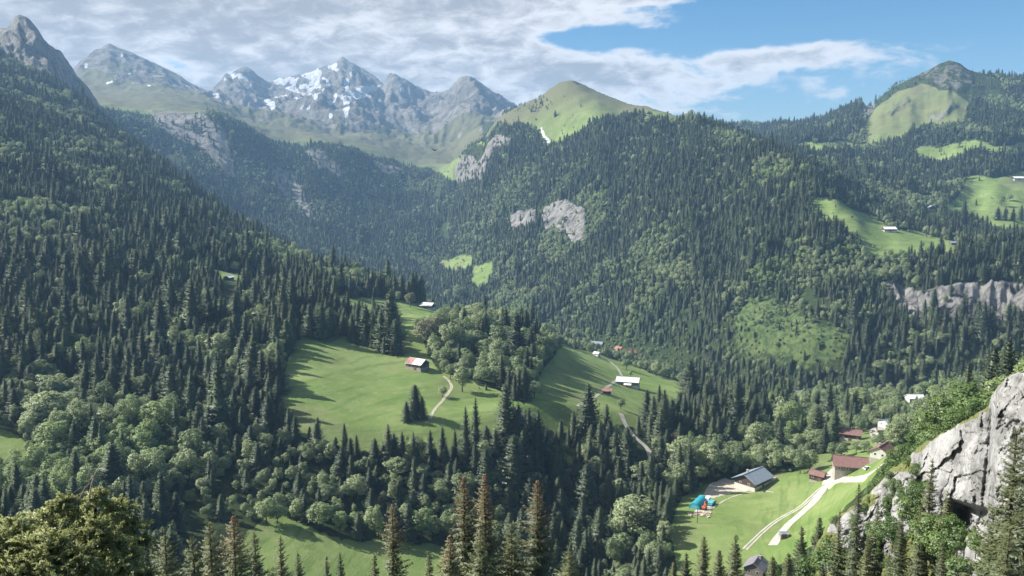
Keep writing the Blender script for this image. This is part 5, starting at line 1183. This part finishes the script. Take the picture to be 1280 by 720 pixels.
for i, (px, py, by__, lab) in enumerate([(1200, 640, 690, 'fresh green leafy bush under the overhang'), (1185, 652, 700, 'leafy bush left of the overhang bush'), (1222, 660, 690, 'small leafy bush right under the dark hollow'), (1150, 600, 640, 'bush in the gully left of the smooth rock face'), (1140, 618, 660, 'lower bush in the gully of the cliff'), (1118, 640, 680, 'greyish bush on the left outcrop'), (1100, 650, 700, 'bush at the foot of the left outcrop'), (1168, 640, 690, 'bush between spruces on the cliff'), (1206, 690, 740, 'bush at the bottom of the cliff'), (1045, 665, 720, 'bush at the left tip of the cliff'), (1012, 690, 740, 'leafy bush below the road end'), (1245, 690, 730, 'bush among the right-hand spruces')]):
    X_, Y_, Zb = on_cliff(px, by__); leafy(lab, px, py, math.hypot(X_, Y_) - .6, None, i + 1, foot=Zb - .3, w=1.1)
rs = np.random.default_rng(91); nsh = 0
while nsh < 34:
    px = rs.uniform(1012, 1176); py = np.interp(px, [c[0] for c in CT], [c[1] for c in CT]) + rs.uniform(4, 150)
    if py > 715 or (1165 < px and py < 640): continue
    if vn(px / 14, py / 14, 93) < .42: continue
    X_, Y_, Zb = on_cliff(px, py); h = rs.uniform(.9, 2.6)
    t = thing('leafy_bush', 'low green shrub growing on a ledge of the left part of the cliff', 'bush', (X_, Y_, Zb - .25), rs.uniform(0, 6), 'shrubs on the cliff ledges')
    t.scale = (h / 5, h / 5, h / 6)
    for me, nm in zip(NBC[nsh % 4], ('crown', 'trunk')): link(bpy.data.objects.new(nm, me), t)
    nsh += 1
leafy('pale grey-green bush at the bottom before the valley meadow', 343, 703, 105, 34, 2, w=1.3)
leafy('pale leafy sapling at the edge of the grey slate roof', 972, 700, 150, 40, 1, w=1.0)

# ------------------------------------------------------------------ juniper at the lower left
r = np.random.default_rng(77)
bxy = at(70, 640, 16.0); bx0, by0 = float(bxy[0]), float(bxy[1]); bz0 = float(ground(bx0, by0))
jun = thing('juniper_bush', 'big shaggy yellow-green juniper bush at the lower left corner', 'bush', (bx0, by0, bz0))
LOBES = [(0, 655, 15.6, .42), (22, 640, 16.0, .36), (40, 660, 15.3, .48), (62, 626, 16.2, .36), (80, 612, 16.4, .30), (70, 655, 15.2, .48), (98, 630, 16.2, .42), (122, 606, 16.4, .30), (118, 635, 15.8, .46), (150, 618, 16.4, .34), (166, 640, 16.2, .30), (140, 655, 15.6, .42), (180, 662, 16.2, .24), (160, 678, 15.6, .36), (100, 672, 15.0, .46), (130, 695, 15.0, .48), (60, 690, 14.8, .52), (20, 690, 14.9, .52), (-20, 670, 15.4, .55), (-30, 710, 15, .6), (90, 715, 14.7, .5), (40, 725, 14.6, .55), (150, 720, 15.1, .5), (178, 705, 15.6, .36), (-60, 690, 15.6, .6), (10, 740, 14.8, .6), (120, 750, 14.8, .6), (60, 765, 14.9, .7), (0, 790, 15, .8), (110, 800, 15, .8), (60, 700, 16.4, .9), (100, 740, 16.4, 1.0), (20, 720, 16.6, 1.0), (60, 820, 16.0, 1.2)]
pb, pa, pn, pl, pw, po = [], [], [], [], [], []
for px, py, d, rad in LOBES:
    c_ = np.array([float(v) for v in at(px, py + rad * 66, d)]) - np.array([bx0, by0, bz0])
    ns = int(66 * (rad / .42) ** 1.3)
    for k in range(ns):
        dr = _norm(r.normal(size=3) + np.array([0, -.25, .55])); L = rad * (r.uniform(.7, 1.15) if r.random() > .15 else r.uniform(1.15, 1.5)); n_ = 12
        s = np.linspace(.25, 1, n_)[:, None]
        curl = r.normal(0, .35, 3); curl[2] = -abs(curl[2]) - .25
        p_ = c_ + dr * L * s + curl * L * .55 * s ** 3
        t_ = _norm(np.gradient(p_, axis=0))
        for f in range(4):
            lat = _norm(np.cross(t_, r.normal(size=(n_, 3))))
            ax = _norm(t_ * r.uniform(.5, 1.1, (n_, 1)) + lat * r.uniform(.4, 1.0, (n_, 1)))
            po.append(_norm(.8 * _norm(p_ - c_) + .35 * r.normal(size=(n_, 3)) + np.array([0, 0, .25]))); pb.append(p_); pa.append(ax); pn.append(_norm(po[-1] + .5 * r.normal(size=(n_, 3)))); pl.append(r.uniform(.05, .10, n_) * (1.15 - .45 * s[:, 0])); pw.append(r.uniform(.018, .034, n_))
V_ = diamonds(np.vstack(pb), np.vstack(pa), np.vstack(pn), np.concatenate(pl), np.concatenate(pw))
link(bpy.data.objects.new('foliage', mesh_np('juniper_foliage', V_, np.arange(len(V_)).reshape(-1, 4), M['bush'], nrm=np.repeat(np.vstack(po), 4, 0))), jun)
sb = MB()
for k in range(9):
    a = k * .7; e = np.array([float(v) for v in at(*LOBES[3 + 2 * k][:2], LOBES[3 + 2 * k][2])]) - np.array([bx0, by0, bz0])
    sb.tube([(math.cos(a) * .2, math.sin(a) * .2, -.5), tuple(e * np.array([.4, .4, .5])), tuple(e * np.array([.95, .95, .93]))], [.12, .08, .02], 6)
sb.build('stems', M['bark'], jun)
def jp(px, py, d=16.2): return tuple(np.array([float(v) for v in at(px, py, d)]) - np.array([bx0, by0, bz0]))
dt = MB()
for pts, w in (([(112, 640), (112, 618), (115, 603), (119, 592), (124, 584), (128, 579)], .016), ([(112, 606), (110, 596), (112, 588)], .012), ([(113, 600), (117, 594), (114, 587)], .010), ([(119, 592), (123, 590), (128, 587)], .009), ([(100, 622), (106, 610), (112, 604)], .010), ([(92, 616), (100, 610), (110, 612)], .009), ([(115, 603), (119, 600), (121, 595)], .009)):
    dt.tube([jp(*q) for q in pts], [w * (1 - .7 * i / (len(pts) - 1)) for i in range(len(pts))], 5)
dt.build('dead_twig', M['deadwood'], jun)
